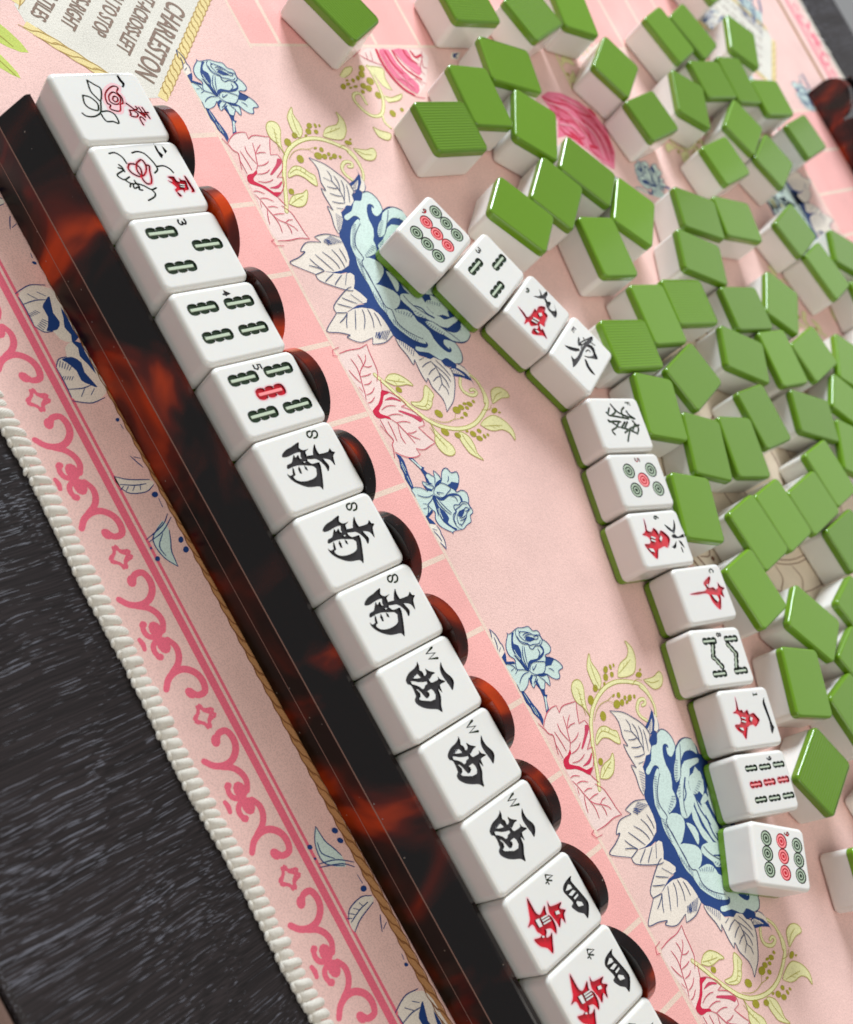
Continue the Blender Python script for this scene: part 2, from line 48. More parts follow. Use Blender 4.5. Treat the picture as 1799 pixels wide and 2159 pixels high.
 'printed_vine': [('F',2,'vinefill',0,1,[(-52.95,99.04),(-56.89,98.52),(-59.92,96.75),(-63.47,97.08),(-65.67,98.75),(-66.39,100.97),(-65.48,102.96),(-62.85,103.02),(-59.67,101.1),(-56.17,99.54)]),('F',2,'vinefill',0,1,[(-59.23,109.11),(-61.61,107.96),(-65.24,108.32),(-68.18,109.36),(-71.7,113.36),(-68.73,112.3),(-65.36,112.87),(-62.04,112.52),(-59.81,110.59)]),('F',2,'vinefill',0,1,[(-59.27,120.55),(-61.85,122.95),(-63.08,125.68),(-63.58,129.56),(-65.88,132.21),(-68.96,132.76),(-65.44,134.34),(-61.34,133.15),(-58.06,130.05),(-57.36,127.21),(-58.09,123.33)]),('F',2,'vinefill',0,1,[(-46.01,96.28),(-47.76,98.8),(-48.38,101.37),(-47.38,103.71),(-45.28,105.39),(-43.83,107.11),(-39.99,105.86),(-41.14,103.95),(-43.59,102.12),(-44.96,99.28),(-44.14,95.51)]),('F',2,'vinefill',0,1,[(-34.41,89.61),(-36.73,92.08),(-37.59,94.78),(-37.79,97.82),(-38.85,100.31),(-36.06,98.96),(-33.42,96.23),(-32.76,93.27),(-33.27,91.42)]),('S',3,'olive',0.27,1,[(-52.95,99.04),(-56.89,98.52),(-59.92,96.75),(-63.47,97.08),(-65.67,98.75),(-66.39,100.97),(-65.48,102.96),(-62.85,103.02),(-59.67,101.1),(-56.17,99.54),(-52.95,99.04)]),('S',3,'olive',0.27,1,[(-59.23,109.11),(-61.61,107.96),(-65.24,108.32),(-68.18,109.36),(-71.7,113.36),(-68.73,112.3),(-65.36,112.87),(-62.04,112.52),(-59.81,110.59),(-59.23,109.11)]),('S',3,'olive',0.27,1,[(-59.27,120.55),(-61.85,122.95),(-63.08,125.68),(-63.58,129.56),(-65.88,132.21),(-68.96,132.76),(-65.44,134.34),(-61.34,133.15),(-58.06,130.05),(-57.36,127.21),(-58.09,123.33),(-59.27,120.55)]),('S',3,'olive',0.27,1,[(-46.01,96.28),(-47.76,98.8),(-48.38,101.37),(-47.38,103.71),(-45.28,105.39),(-43.83,107.11),(-39.99,105.86),(-41.14,103.95),(-43.59,102.12),(-44.96,99.28),(-44.14,95.51),(-46.01,96.28)]),('S',3,'olive',0.27,1,[(-34.41,89.61),(-36.73,92.08),(-37.59,94.78),(-37.79,97.82),(-38.85,100.31),(-36.06,98.96),(-33.42,96.23),(-32.76,93.27),(-33.27,91.42),(-34.41,89.61)]),('S',1,'olive',1.75,1,[(-31.53,86.79),(-36.94,89.89),(-43.07,92.88),(-49.22,96.6),(-52.3,99.01),(-55.32,102.66),(-57.65,107.77),(-58.68,112.91),(-58.41,117.7),(-57.18,121.58),(-55.25,125.47),(-52.99,128.82),(-50.15,130.22),(-46.71,130.43)]),('S',2,'vinefill',1.15,1,[(-31.53,86.79),(-36.94,89.89),(-43.07,92.88),(-49.22,96.6),(-52.3,99.01),(-55.32,102.66),(-57.65,107.77),(-58.68,112.91),(-58.41,117.7),(-57.18,121.58),(-55.25,125.47),(-52.99,128.82),(-50.15,130.22),(-46.71,130.43)]),('S',3,'olive',0.24,1,[(-51.26,99.83),(-53.66,103.12),(-54.74,106.74),(-54.51,110.34),(-54.99,113.28)]),('S',3,'olive',0.24,1,[(-54.51,110.34),(-52.72,112.25)]),('S',3,'olive',0.24,1,[(-54.34,97.71),(-58.19,98.58),(-62.98,100.38)]),('S',3,'olive',0.24,1,[(-62.98,100.38),(-63.99,99.9)]),('S',3,'olive',0.24,1,[(-61.03,100.29),(-62.05,99.46)]),('S',3,'olive',0.24,1,[(-59.42,99.86),(-60.13,98.67)]),('S',3,'olive',0.24,1,[(-57.82,99.26),(-58.23,97.88)]),('S',3,'olive',0.24,1,[(-60.17,110.06),(-63.49,110.22),(-68.76,111.57)]),('S',3,'olive',0.24,1,[(-60.21,121.92),(-61.02,125.96),(-62.16,130.65)]),('S',3,'olive',0.24,1,[(-60.89,125.09),(-62.34,126.79)]),('S',3,'olive',0.24,1,[(-61.13,127.21),(-62.42,128.82)]),('S',3,'olive',0.24,1,[(-45.65,96.79),(-46.98,100.51),(-45.48,102.91),(-42.29,105.79)]),('S',3,'olive',0.24,1,[(-46.98,100.51),(-47.91,101.08)]),('S',3,'olive',0.24,1,[(-46.37,101.98),(-47.28,102.91)]),('S',3,'olive',0.24,1,[(-45.3,103.17),(-46.02,104.36)]),('S',3,'olive',0.24,1,[(-34.31,90.62),(-35.85,94.44),(-36.84,97.6)]),('S',3,'olive',0.24,1,[(-35.35,93.05),(-36.9,93.63)]),('S',3,'olive',0.24,1,[(-35.97,94.88),(-35.04,96.13)]),('S',3,'olive',0.24,1,[(-54.26,124.85),(-55.06,128.54),(-53.55,130.79)]),('F',2,'berry',0,0,[(-59.28,108.39),(-59.07,107.56),(-59.33,106.86),(-59.95,106.56),(-60.7,106.77),(-61.3,107.41),(-61.51,108.24),(-61.25,108.95),(-60.62,109.25),(-59.87,109.03)]),('F',2,'berry',0,0,[(-56.26,103.47),(-56.16,102.48),(-56.66,101.78),(-57.58,101.63),(-58.57,102.08),(-59.24,102.97),(-59.35,103.96),(-58.84,104.67),(-57.92,104.82),(-56.93,104.37)]),('F',2,'berry',0,0,[(-62.99,117.44),(-62.7,116.59),(-62.85,115.84),(-63.38,115.48),(-64.08,115.64),(-64.69,116.27),(-64.98,117.12),(-64.83,117.87),(-64.31,118.24),(-63.6,118.07)]),('F',2,'berry',0,0,[(-60.51,115.6),(-60.3,114.74),(-60.59,114.02),(-61.25,113.69),(-62.03,113.9),(-62.64,114.55),(-62.85,115.41),(-62.57,116.14),(-61.9,116.47),(-61.12,116.26)]),('F',2,'berry',0,0,[(-62.77,119.68),(-62.81,119.28),(-63.19,119.01),(-63.77,118.99),(-64.33,119.22),(-64.65,119.62),(-64.61,120.02),(-64.22,120.29),(-63.64,120.31),(-63.09,120.08)]),('F',2,'berry',0,0,[(-63.03,121.55),(-63.02,121.19),(-63.24,120.96),(-63.6,120.95),(-63.97,121.16),(-64.21,121.51),(-64.22,121.86),(-64.0,122.09),(-63.64,122.1),(-63.27,121.9)]),('F',2,'berry',0,0,[(-60.45,118.88),(-60.29,118.23),(-60.5,117.69),(-60.98,117.45),(-61.56,117.61),(-62.01,118.11),(-62.17,118.76),(-61.97,119.31),(-61.49,119.55),(-60.91,119.38)]),('F',2,'berry',0,0,[(-59.97,113.71),(-59.72,113.4),(-59.57,112.94),(-59.6,112.49),(-59.78,112.22),(-60.05,112.25),(-60.31,112.55),(-60.46,113.02),(-60.43,113.47),(-60.25,113.73)]),('F',2,'berry',0,0,[(-49.39,105.02),(-49.31,104.03),(-49.84,103.32),(-50.78,103.16),(-51.77,103.62),(-52.44,104.51),(-52.53,105.51),(-52.0,106.22),(-51.06,106.38),(-50.06,105.92)]),('F',2,'berry',0,0,[(-54.72,114.91),(-54.46,114.59),(-54.33,114.08),(-54.36,113.58),(-54.55,113.28),(-54.82,113.29),(-55.07,113.61),(-55.21,114.11),(-55.18,114.61),(-54.99,114.92)]),('F',2,'berry',0,0,[(-53.06,116.74),(-52.96,116.11),(-53.24,115.61),(-53.79,115.43),(-54.4,115.65),(-54.84,116.18),(-54.94,116.81),(-54.66,117.32),(-54.11,117.49),(-53.49,117.27)]),('F',2,'berry',0,0,[(-50.62,114.7),(-50.19,113.63),(-50.32,112.51),(-50.95,111.76),(-51.84,111.67),(-52.65,112.27),(-53.08,113.34),(-52.96,114.46),(-52.33,115.22),(-51.44,115.31)]),('F',2,'berry',0,0,[(-50.12,116.54),(-49.98,115.76),(-50.27,115.15),(-50.89,114.96),(-51.59,115.25),(-52.11,115.91),(-52.25,116.7),(-51.96,117.31),(-51.34,117.5),(-50.64,117.21)]),('F',2,'berry',0,0,[(-51.27,118.91),(-51.18,118.38),(-51.39,117.97),(-51.81,117.83),(-52.29,118.02),(-52.64,118.47),(-52.73,119.0),(-52.53,119.41),(-52.1,119.55),(-51.62,119.35)]),('F',2,'berry',0,0,[(-50.22,119.5),(-49.89,119.11),(-49.71,118.53),(-49.75,117.98),(-49.99,117.67),(-50.34,117.71),(-50.67,118.1),(-50.85,118.68),(-50.81,119.23),(-50.57,119.54)]),('F',2,'berry',0,0,[(-50.08,121.23),(-49.88,120.43),(-50.1,119.76),(-50.64,119.5),(-51.32,119.72),(-51.86,120.36),(-52.06,121.17),(-51.85,121.83),(-51.3,122.1),(-50.62,121.87)]),('F',2,'berry',0,0,[(-49.83,123.43),(-49.77,123.0),(-49.98,122.65),(-50.37,122.52),(-50.8,122.67),(-51.1,123.02),(-51.16,123.46),(-50.95,123.81),(-50.55,123.93),(-50.13,123.79)]),('F',2,'berry',0,0,[(-37.78,93.7),(-37.67,92.93),(-38.0,92.32),(-38.66,92.12),(-39.39,92.4),(-39.91,93.05),(-40.03,93.83),(-39.7,94.44),(-39.04,94.64),(-38.31,94.36)]),('F',2,'berry',0,0,[(-55.28,132.18),(-54.95,131.39),(-55.0,130.35),(-55.42,129.45),(-56.04,129.03),(-56.63,129.26),(-56.97,130.04),(-56.92,131.09),(-56.5,131.99),(-55.88,132.41)]),('F',2,'berry',0,0,[(-57.2,133.16),(-56.97,132.89),(-56.84,132.49),(-56.86,132.1),(-57.03,131.88),(-57.27,131.92),(-57.49,132.18),(-57.62,132.59),(-57.6,132.98),(-57.44,133.2)]),('S',1,'olive',1.3,1,[(-52.29,128.23),(-48.74,129.98),(-43.93,130.12),(-40.33,128.19)]),('S',2,'vinefill',0.8,1,[(-52.29,128.23),(-48.74,129.98),(-43.93,130.12),(-40.33,128.19)]),('S',1,'olive',1.5,1,[(-40.94,122.97),(-43.63,121.12),(-46.31,121.44),(-48.3,124.29),(-47.76,126.94),(-46.27,126.38),(-46.24,124.57)]),('S',2,'vinefill',1.0,1,[(-40.94,122.97),(-43.63,121.12),(-46.31,121.44),(-48.3,124.29),(-47.76,126.94),(-46.27,126.38),(-46.24,124.57)]),('F',2,'vinefill',0,1,[(-53.58,131.62),(-52.46,137.02),(-52.99,141.1),(-50.61,141.42),(-48.19,138.58),(-48.48,134.44),(-51.2,132.52)]),('S',3,'olive',0.27,1,[(-53.58,131.62),(-52.46,137.02),(-52.99,141.1),(-50.61,141.42),(-48.19,138.58),(-48.48,134.44),(-51.2,132.52),(-53.58,131.62)]),('S',3,'olive',0.27,1,[(-52.77,132.31),(-50.76,135.3),(-50.27,138.7)])],
 'printed_peony': [('F',1,'blue',0,0,[(-36.06,121.44),(-35.45,124.7),(-35.62,127.25),(-33.62,129.34),(-30.6,130.06),(-27.55,129.54),(-28.56,133.16),(-27.89,136.55),(-26.15,139.0),(-22.86,139.55),(-17.46,138.15),(-10.88,136.14),(-5.03,135.82),(2.19,135.23),(9.85,138.43),(17.59,141.66),(25.4,133.94),(8.36,105.11),(4.13,105.16),(-0.28,104.89),(-3.75,104.25),(-6.3,103.73),(-9.65,104.38),(-12.13,105.64),(-14.75,106.1),(-18.02,107.57),(-21.46,109.89),(-23.77,112.83),(-25.66,116.12),(-26.68,115.84),(-26.62,114.15),(-25.45,110.59),(-26.61,109.98),(-27.47,111.19),(-28.86,114.94),(-30.63,116.72),(-32.69,119.21),(-32.79,122.13)]),('F',1,'blue',0,0,[(-36.06,121.44),(-36.29,123.53),(-35.45,124.7),(-32.79,122.13),(-32.69,119.21),(-30.63,116.72),(-28.86,114.94),(-27.47,111.19),(-26.61,109.98),(-25.45,110.59),(-26.62,114.15),(-26.68,115.84),(-25.66,116.12),(-23.77,112.83),(-21.46,109.89),(-18.02,107.57),(-14.75,106.1),(-11.77,105.79),(-9.65,104.38),(-6.3,103.73),(-3.75,104.25),(-0.28,104.89),(4.13,105.16),(8.91,105.08),(4.87,95.22),(1.21,96.18),(-2.31,99.52),(-4.84,100.6),(-5.98,99.78),(-6.32,97.81),(-6.18,95.43),(-6.85,92.89),(-7.89,89.38),(-7.39,92.91),(-7.36,96.91),(-8.69,100.79),(-10.71,102.33),(-13.71,103.13),(-16.96,103.45),(-19.54,103.41),(-21.17,104.14),(-22.73,106.17),(-26.15,109.13),(-28.73,109.76),(-30.23,112.66),(-31.88,114.08),(-31.1,115.73),(-32.37,118.0),(-34.85,118.98)]),('F',1,'cream',0,0,[(-51.17,108.74),(-48.14,114.24),(-44.47,117.52),(-42.21,119.28),(-39.41,120.59),(-36.37,120.77),(-34.85,118.98),(-32.71,118.53),(-30.95,116.06),(-31.31,114.05),(-30.65,113.01),(-29.42,110.12),(-26.15,109.13),(-22.73,106.17),(-20.85,103.64),(-23.99,103.63),(-27.98,104.8),(-31.74,105.31),(-29.95,106.94),(-35.76,106.49),(-39.06,106.82),(-37.75,108.4),(-41.0,108.23),(-43.73,109.19),(-46.27,109.98),(-48.68,109.77)]),('F',1,'cream',0,0,[(-21.02,92.7),(-21.46,95.69),(-21.29,99.09),(-19.54,103.41),(-16.96,103.45),(-13.71,103.13),(-10.71,102.33),(-8.58,100.46),(-7.33,96.43),(-7.2,92.75),(-7.99,89.46),(-7.52,84.72),(-12.17,77.62),(-13.49,77.68),(-14.4,81.57),(-16.13,85.56),(-16.52,83.77),(-18.7,86.44),(-19.47,89.23),(-18.7,94.23)]),('F',1,'cream',0,0,[(-7.8,89.3),(-6.91,92.5),(-5.85,96.05),(-5.88,99.69),(-4.75,100.76),(-2.12,99.35),(0.73,96.83),(0.42,94.93),(-1.59,90.55),(-4.96,85.08),(-7.52,84.72)]),('F',1,'blue',0,0,[(-39.62,120.77),(-40.98,124.3),(-43.09,127.56),(-45.14,127.67),(-42.36,127.87),(-40.3,128.47),(-37.4,127.61),(-35.7,126.11),(-35.86,123.16),(-36.37,120.77)]),('F',2,'cream',0,0,[(-42.11,127.75),(-39.68,128.17),(-37.56,127.26),(-36.07,125.96),(-35.82,124.55),(-36.74,123.83),(-39.4,126.48)]),('F',2,'cream',0,0,[(-38.93,122.28),(-40.66,125.68),(-38.8,124.53),(-36.96,122.7),(-36.61,121.21),(-38.18,120.69)]),('F',2,'pale',0,1,[(-35.45,124.7),(-35.62,127.25),(-33.62,129.34),(-30.6,130.06),(-27.84,129.56),(-26.27,127.18),(-25.61,125.13),(-27.15,124.08),(-29.56,125.26),(-28.63,125.64),(-29.66,126.31),(-30.71,125.32),(-30.35,123.56),(-27.69,121.69),(-24.36,120.65),(-20.92,120.47),(-16.52,117.51),(-20.06,116.85),(-23.55,115.67),(-25.35,116.78),(-26.6,116.0),(-26.82,114.33),(-25.47,110.84),(-26.61,109.98),(-27.67,111.36),(-28.86,114.94),(-31.67,117.62),(-32.69,119.21),(-32.24,121.41),(-33.55,123.04)]),('F',2,'pale',0,1,[(-26.63,128.96),(-27.92,132.59),(-27.95,136.1),(-26.23,138.82),(-23.41,139.03),(-20.66,137.78),(-22.42,136.61),(-23.8,134.34),(-23.94,131.48),(-21.68,127.46),(-18.17,124.3),(-17.36,121.14),(-19.49,121.6),(-22.58,124.36),(-24.12,126.72)]),('F',2,'pale',0,1,[(-20.07,126.5),(-21.48,129.74),(-20.78,133.09),(-19.52,136.99),(-18.1,136.18),(-18.36,131.89),(-18.12,128.68),(-18.5,126.06)]),('F',2,'pale',0,1,[(-15.72,127.49),(-16.33,130.53),(-15.26,134.58),(-12.47,133.53),(-10.96,131.12),(-9.6,127.86),(-10.62,125.81),(-12.73,125.75)]),('F',2,'pale',0,1,[(-18.21,124.83),(-17.01,126.68),(-13.51,125.97),(-9.75,124.02),(-6.9,120.94),(-5.37,117.1),(-7.15,115.33),(-10.16,116.84),(-12.41,118.15),(-14.32,118.42),(-16.29,122.12)]),('F',2,'pale',0,1,[(-6.68,127.18),(-8.08,131.5),(-5.56,131.18),(-5.56,127.64)]),('F',2,'pale',0,1,[(-25.46,115.94),(-23.55,115.67),(-21.43,112.88),(-18.17,109.56),(-14.54,108.22),(-10.49,108.84),(-9.28,107.3),(-6.27,106.49),(-2.04,106.93),(1.66,106.91),(5.54,106.72),(8.88,106.06),(7.46,104.51),(3.23,104.55),(-0.28,104.89),(-3.94,104.42),(-8.38,104.64),(-11.22,105.76),(-16.07,106.33),(-21.46,109.89),(-23.85,112.67)]),('F',2,'pale',0,1,[(-23.34,115.5),(-20.06,116.85),(-16.52,117.51),(-13.28,117.0),(-11.24,114.7),(-10.59,110.33),(-10.59,108.92),(-14.54,108.22),(-18.29,109.89),(-21.35,113.04)]),('F',2,'pale',0,1,[(-10.29,108.66),(-7.78,114.94),(-4.78,114.87),(-2.51,112.58),(-0.27,108.65),(-0.76,107.2),(-5.74,106.96),(-8.92,107.44)]),('F',2,'pale',0,1,[(-0.2,107.17),(2.35,112.5),(4.87,115.05),(7.68,114.9),(10.2,111.59),(9.95,107.48),(6.1,106.69)]),('F',2,'pale',0,1,[(-4.35,115.69),(-1.45,117.91),(1.16,118.46),(4.07,116.27),(1.47,115.73),(-1.53,115.55)]),('F',2,'pale',0,1,[(-7.13,121.64),(-3.14,121.42),(1.2,121.88),(7.04,122.95),(5.05,120.3),(-0.02,119.54),(-3.8,119.57)]),('F',2,'pale',0,1,[(-9.85,125.6),(-6.05,126.09),(-1.82,125.69),(3.68,126.62),(8.3,125.32),(1.91,123.23),(-3.04,123.32),(-6.68,123.69)]),('F',2,'pale',0,1,[(-5.5,126.59),(-4.86,129.02),(1.29,128.86),(5.51,128.98),(0.63,126.43)]),('F',2,'pale',0,1,[(5.57,116.36),(5.81,120.09),(9.05,125.63),(13.07,124.89),(11.3,119.46),(8.0,116.57)]),('F',2,'pale',0,1,[(-5.41,132.07),(-0.25,133.39),(6.28,134.46),(6.19,131.43),(-0.31,130.36)]),('F',2,'pale',0,1,[(-9.44,134.8),(-5.38,135.11),(-4.1,132.89),(-7.56,132.54)]),('F',2,'pale',0,1,[(7.78,129.92),(11.91,133.79),(17.7,133.47),(13.93,129.23)]),('F',2,'pale',0,1,[(14.75,126.37),(19.65,131.57),(21.58,129.69),(15.97,122.13)]),('S',3,'blueline',0.34,1,[(-51.17,108.74),(-48.14,114.24),(-44.47,117.52),(-42.21,119.28),(-39.41,120.59),(-36.37,120.77),(-34.85,118.98)]),('S',3,'blueline',0.34,1,[(-20.85,103.64),(-23.99,103.63),(-27.98,104.8),(-31.74,105.31),(-29.95,106.94)]),('S',3,'blueline',0.34,1,[(-29.95,106.94),(-35.76,106.49),(-39.06,106.82)]),('S',3,'blueline',0.34,1,[(-39.06,106.82),(-37.75,108.4),(-41.0,108.23),(-43.73,109.19),(-46.27,109.98),(-48.68,109.77)]),('S',3,'blueline',0.34,1,[(-48.68,109.77),(-51.17,108.74)]),('S',3,'blueline',0.34,1,[(-21.02,92.7),(-21.46,95.69),(-21.29,99.09),(-19.54,103.41)]),('S',3,'blueline',0.34,1,[(-7.52,84.72),(-12.17,77.62),(-13.49,77.68),(-14.4,81.57),(-16.13,85.56),(-16.52,83.77),(-18.7,86.44),(-19.47,89.23),(-18.7,94.23)]),('S',3,'blueline',0.34,1,[(-18.7,94.23),(-21.02,92.7)]),('S',3,'blueline',0.34,1,[(0.73,96.83),(0.42,94.93),(-1.59,90.55),(-4.96,85.08),(-7.52,84.72)]),('S',3,'blueline',0.34,1,[(-45.61,113.69),(-43.21,114.16),(-41.23,113.39),(-38.14,114.4),(-34.57,114.56),(-32.04,113.76)]),('S',3,'blueline',0.34,1,[(-42.93,110.31),(-41.02,113.21)]),('S',3,'blueline',0.34,1,[(-39.33,109.96),(-38.38,112.32),(-38.14,114.4)]),('S',3,'blueline',0.34,1,[(-36.65,109.5),(-35.49,111.68),(-34.91,114.15)]),('S',3,'blueline',0.34,1,[(-33.37,108.51),(-32.5,110.94),(-32.14,113.84)]),('S',3,'blueline',0.34,1,[(-30.61,108.86),(-30.14,111.65)]),('S',3,'blueline',0.34,1,[(-43.18,115.51),(-40.39,115.87),(-36.85,114.67)]),('S',3,'blueline',0.34,1,[(-41.27,117.78),(-38.27,117.28),(-33.43,114.5)]),('S',3,'blueline',0.34,1,[(-39.23,119.04),(-35.89,118.01),(-32.09,116.12)]),('S',3,'blueline',0.34,1,[(-15.46,96.98),(-12.55,98.27),(-9.83,98.61),(-8.19,98.53)]),('S',3,'blueline',0.34,1,[(-15.36,100.47),(-12.36,100.81),(-9.96,100.53)]),('S',3,'blueline',0.34,1,[(-15.13,92.5),(-12.48,94.64),(-9.84,95.92),(-8.04,96.15)]),('S',3,'blueline',0.34,1,[(-14.6,89.0),(-11.32,91.0),(-7.67,93.16)]),('S',3,'blueline',0.34,1,[(-13.38,85.82),(-10.88,87.15),(-8.24,89.24)]),('S',3,'blueline',0.34,1,[(-11.03,84.05),(-9.87,86.72),(-8.24,89.24)]),('S',3,'blueline',0.34,1,[(-8.15,89.16),(-7.6,86.08),(-7.33,84.56)]),('S',3,'blueline',0.34,1,[(-6.72,92.34),(-5.08,88.71),(-4.27,87.15)]),('S',3,'blueline',0.34,1,[(-5.64,95.41),(-3.45,91.72),(-2.48,90.44)]),('S',3,'blueline',0.34,1,[(-5.77,97.78),(-1.8,94.75)]),('S',3,'blueline',0.34,1,[(-35.35,124.61),(-35.62,127.25),(-33.62,129.34),(-30.6,130.06),(-27.55,129.54)]),('S',3,'blueline',0.34,1,[(-27.55,129.54),(-28.56,133.16),(-27.89,136.55),(-26.15,139.0)]),('S',3,'blueline',0.34,1,[(-23.55,115.67),(-21.43,112.88),(-18.17,109.56),(-14.54,108.22),(-10.49,108.84),(-9.08,107.12),(-5.55,106.78),(-0.37,106.85),(5.16,107.06),(8.88,106.06)]),('S',3,'blueline',0.34,1,[(-27.5,132.21),(-24.39,129.9),(-18.29,124.66)]),('S',3,'blueline',0.34,1,[(-17.05,125.98),(-13.43,121.97),(-9.23,118.66),(-5.76,117.46)]),('S',3,'blue',0.55,1,[(-16.89,126.33),(-14.6,123.76),(-12.23,122.6),(-10.63,119.93)]),('S',3,'blue',0.55,1,[(-9.1,125.91),(-4.47,125.13),(1.98,126.18)]),('S',3,'blue',0.3,0,[(-28.57,107.12),(-26.54,109.23)]),('S',3,'blue',0.3,0,[(-27.74,106.72),(-25.8,108.63)]),('S',3,'blue',0.3,0,[(-26.9,106.33),(-25.07,108.03)]),('S',3,'blue',0.3,0,[(-26.07,105.94),(-24.34,107.43)]),('S',3,'blue',0.3,0,[(-25.24,105.55),(-23.61,106.83)]),('S',3,'blue',0.3,0,[(-24.41,105.16),(-22.88,106.24)]),('S',3,'blue',0.3,0,[(-23.58,104.77),(-22.15,105.64)]),('S',3,'blue',0.3,0,[(-22.76,104.38),(-21.43,105.05)]),('S',3,'blue',0.32,0,[(-20.58,99.37),(-17.42,103.39)]),('S',3,'blue',0.32,0,[(-20.37,98.8),(-17.38,102.45)]),('S',3,'blue',0.32,0,[(-20.15,98.24),(-17.35,101.52)]),('S',3,'blue',0.32,0,[(-19.93,97.67),(-17.32,100.59)]),('S',3,'blue',0.32,0,[(-19.72,97.11),(-17.28,99.67)]),('S',3,'blue',0.32,0,[(-19.5,96.54),(-17.25,98.74)]),('S',3,'blue',0.32,0,[(-19.29,95.98),(-17.22,97.82)]),('S',3,'blue',0.32,0,[(-19.07,95.42),(-17.19,96.91)]),('S',3,'blue',0.45,0,[(-19.7,96.4),(-17.41,99.78)]),('S',3,'blue',0.45,0,[(-19.21,95.98),(-17.4,98.42)]),('S',3,'blue',0.45,0,[(-18.72,95.56),(-17.38,97.07)]),('S',3,'blue',0.28,0,[(-24.09,112.18),(-23.17,113.47)]),('S',3,'blue',0.28,0,[(-23.41,111.75),(-22.45,112.98)]),('S',3,'blue',0.28,0,[(-22.73,111.32),(-21.73,112.5)]),('S',3,'blue',0.28,0,[(-22.06,110.89),(-21.01,112.01)]),('S',3,'blue',0.28,0,[(-21.38,110.46),(-20.3,111.52)]),('S',3,'blue',0.28,0,[(-20.71,110.03),(-19.58,111.04)]),('S',3,'blue',0.28,0,[(-20.03,109.6),(-18.87,110.56)]),('S',3,'blue',0.28,0,[(-19.36,109.17),(-18.15,110.08)]),('S',3,'blue',0.28,0,[(-18.69,108.74),(-17.44,109.59)]),('S',3,'blue',0.28,0,[(-18.02,108.32),(-16.73,109.11)]),('S',3,'blue',0.28,0,[(-17.35,107.89),(-16.02,108.63)]),('S',3,'blue',0.28,0,[(-16.68,107.47),(-15.32,108.16)]),('S',3,'blue',0.28,0,[(-16.01,107.04),(-14.61,107.68)]),('S',3,'blue',0.28,0,[(-15.35,106.62),(-13.91,107.2)]),('S',3,'blue',0.28,0,[(-11.22,105.76),(-9.81,106.83)]),('S',3,'blue',0.28,0,[(-10.3,105.59),(-8.89,106.6)]),('S',3,'blue',0.28,0,[(-9.39,105.43),(-7.97,106.37)]),('S',3,'blue',0.28,0,[(-8.48,105.26),(-7.06,106.14)]),('S',3,'blue',0.28,0,[(-7.57,105.09),(-6.14,105.91)]),('S',3,'blue',0.28,0,[(-6.66,104.92),(-5.23,105.69)]),('S',3,'blue',0.28,0,[(-5.76,104.76),(-4.32,105.46)]),('S',3,'blue',0.28,0,[(-4.85,104.59),(-3.41,105.23)]),('S',3,'blue',0.28,0,[(-3.94,104.42),(-2.5,105.0)]),('S',3,'blue',0.3,0,[(-23.86,126.0),(-23.09,127.01)]),('S',3,'blue',0.3,0,[(-23.16,125.31),(-22.42,126.38)]),('S',3,'blue',0.3,0,[(-22.45,124.62),(-21.76,125.76)]),('S',3,'blue',0.3,0,[(-21.75,123.93),(-21.1,125.13)]),('S',3,'blue',0.3,0,[(-21.05,123.24),(-20.43,124.51)]),('S',3,'blue',0.3,0,[(-20.35,122.55),(-19.78,123.89)]),('S',3,'blue',0.3,0,[(-19.65,121.87),(-19.12,123.27)]),('S',3,'blue',0.3,0,[(-18.96,121.19),(-18.46,122.65)]),('S',3,'blue',0.3,0,[(-18.26,120.51),(-17.81,122.03)]),('S',3,'blue',0.3,0,[(-13.51,117.69),(-14.67,115.38)]),('S',3,'blue',0.3,0,[(-13.02,116.45),(-14.17,114.55)]),('S',3,'blue',0.3,0,[(-12.53,115.22),(-13.68,113.71)]),('S',3,'blue',0.3,0,[(-12.04,113.99),(-13.18,112.87)]),('S',3,'blue',0.3,0,[(-11.55,112.76),(-12.69,112.04)]),('S',3,'blue',0.3,0,[(-11.07,111.54),(-12.2,111.21)]),('S',3,'blue',0.3,0,[(-10.59,110.33),(-11.71,110.39)]),('S',3,'blue',0.3,0,[(-23.72,135.77),(-23.0,134.11)]),('S',3,'blue',0.3,0,[(-22.83,136.22),(-22.39,134.44)]),('S',3,'blue',0.3,0,[(-21.94,136.67),(-21.79,134.76)]),('S',3,'blue',0.3,0,[(-21.05,137.12),(-21.18,135.09)]),('S',3,'blue',0.3,0,[(-20.16,137.57),(-20.57,135.42)]),('S',3,'blue',0.3,0,[(-11.81,132.42),(-12.91,131.41)]),('S',3,'blue',0.3,0,[(-11.36,131.39),(-12.54,130.46)]),('S',3,'blue',0.3,0,[(-10.91,130.37),(-12.17,129.52)]),('S',3,'blue',0.3,0,[(-10.46,129.36),(-11.8,128.58)]),('S',3,'blue',0.3,0,[(-10.01,128.34),(-11.43,127.65)]),('S',3,'blue',0.3,0,[(-9.57,127.33),(-11.06,126.71)]),('S',3,'blue',0.3,0,[(-40.34,123.74),(-39.77,124.67)]),('S',3,'blue',0.3,0,[(-39.82,123.2),(-39.22,124.19)]),('S',3,'blue',0.3,0,[(-39.29,122.65),(-38.67,123.71)]),('S',3,'blue',0.3,0,[(-38.77,122.1),(-38.11,123.23)]),('S',3,'blue',0.3,0,[(-38.25,121.56),(-37.56,122.75)]),('S',3,'blue',0.3,0,[(-37.74,121.01),(-37.01,122.27)]),('S',3,'blue',0.3,0,[(-16.55,120.41),(-15.92,122.28)]),('S',3,'blue',0.3,0,[(-15.61,119.94),(-15.16,121.59)]),('S',3,'blue',0.3,0,[(-14.68,119.46),(-14.4,120.9)]),('S',3,'blue',0.3,0,[(-13.74,118.98),(-13.64,120.22)]),('S',3,'blue',0.3,0,[(-12.81,118.51),(-12.88,119.54)])],
}
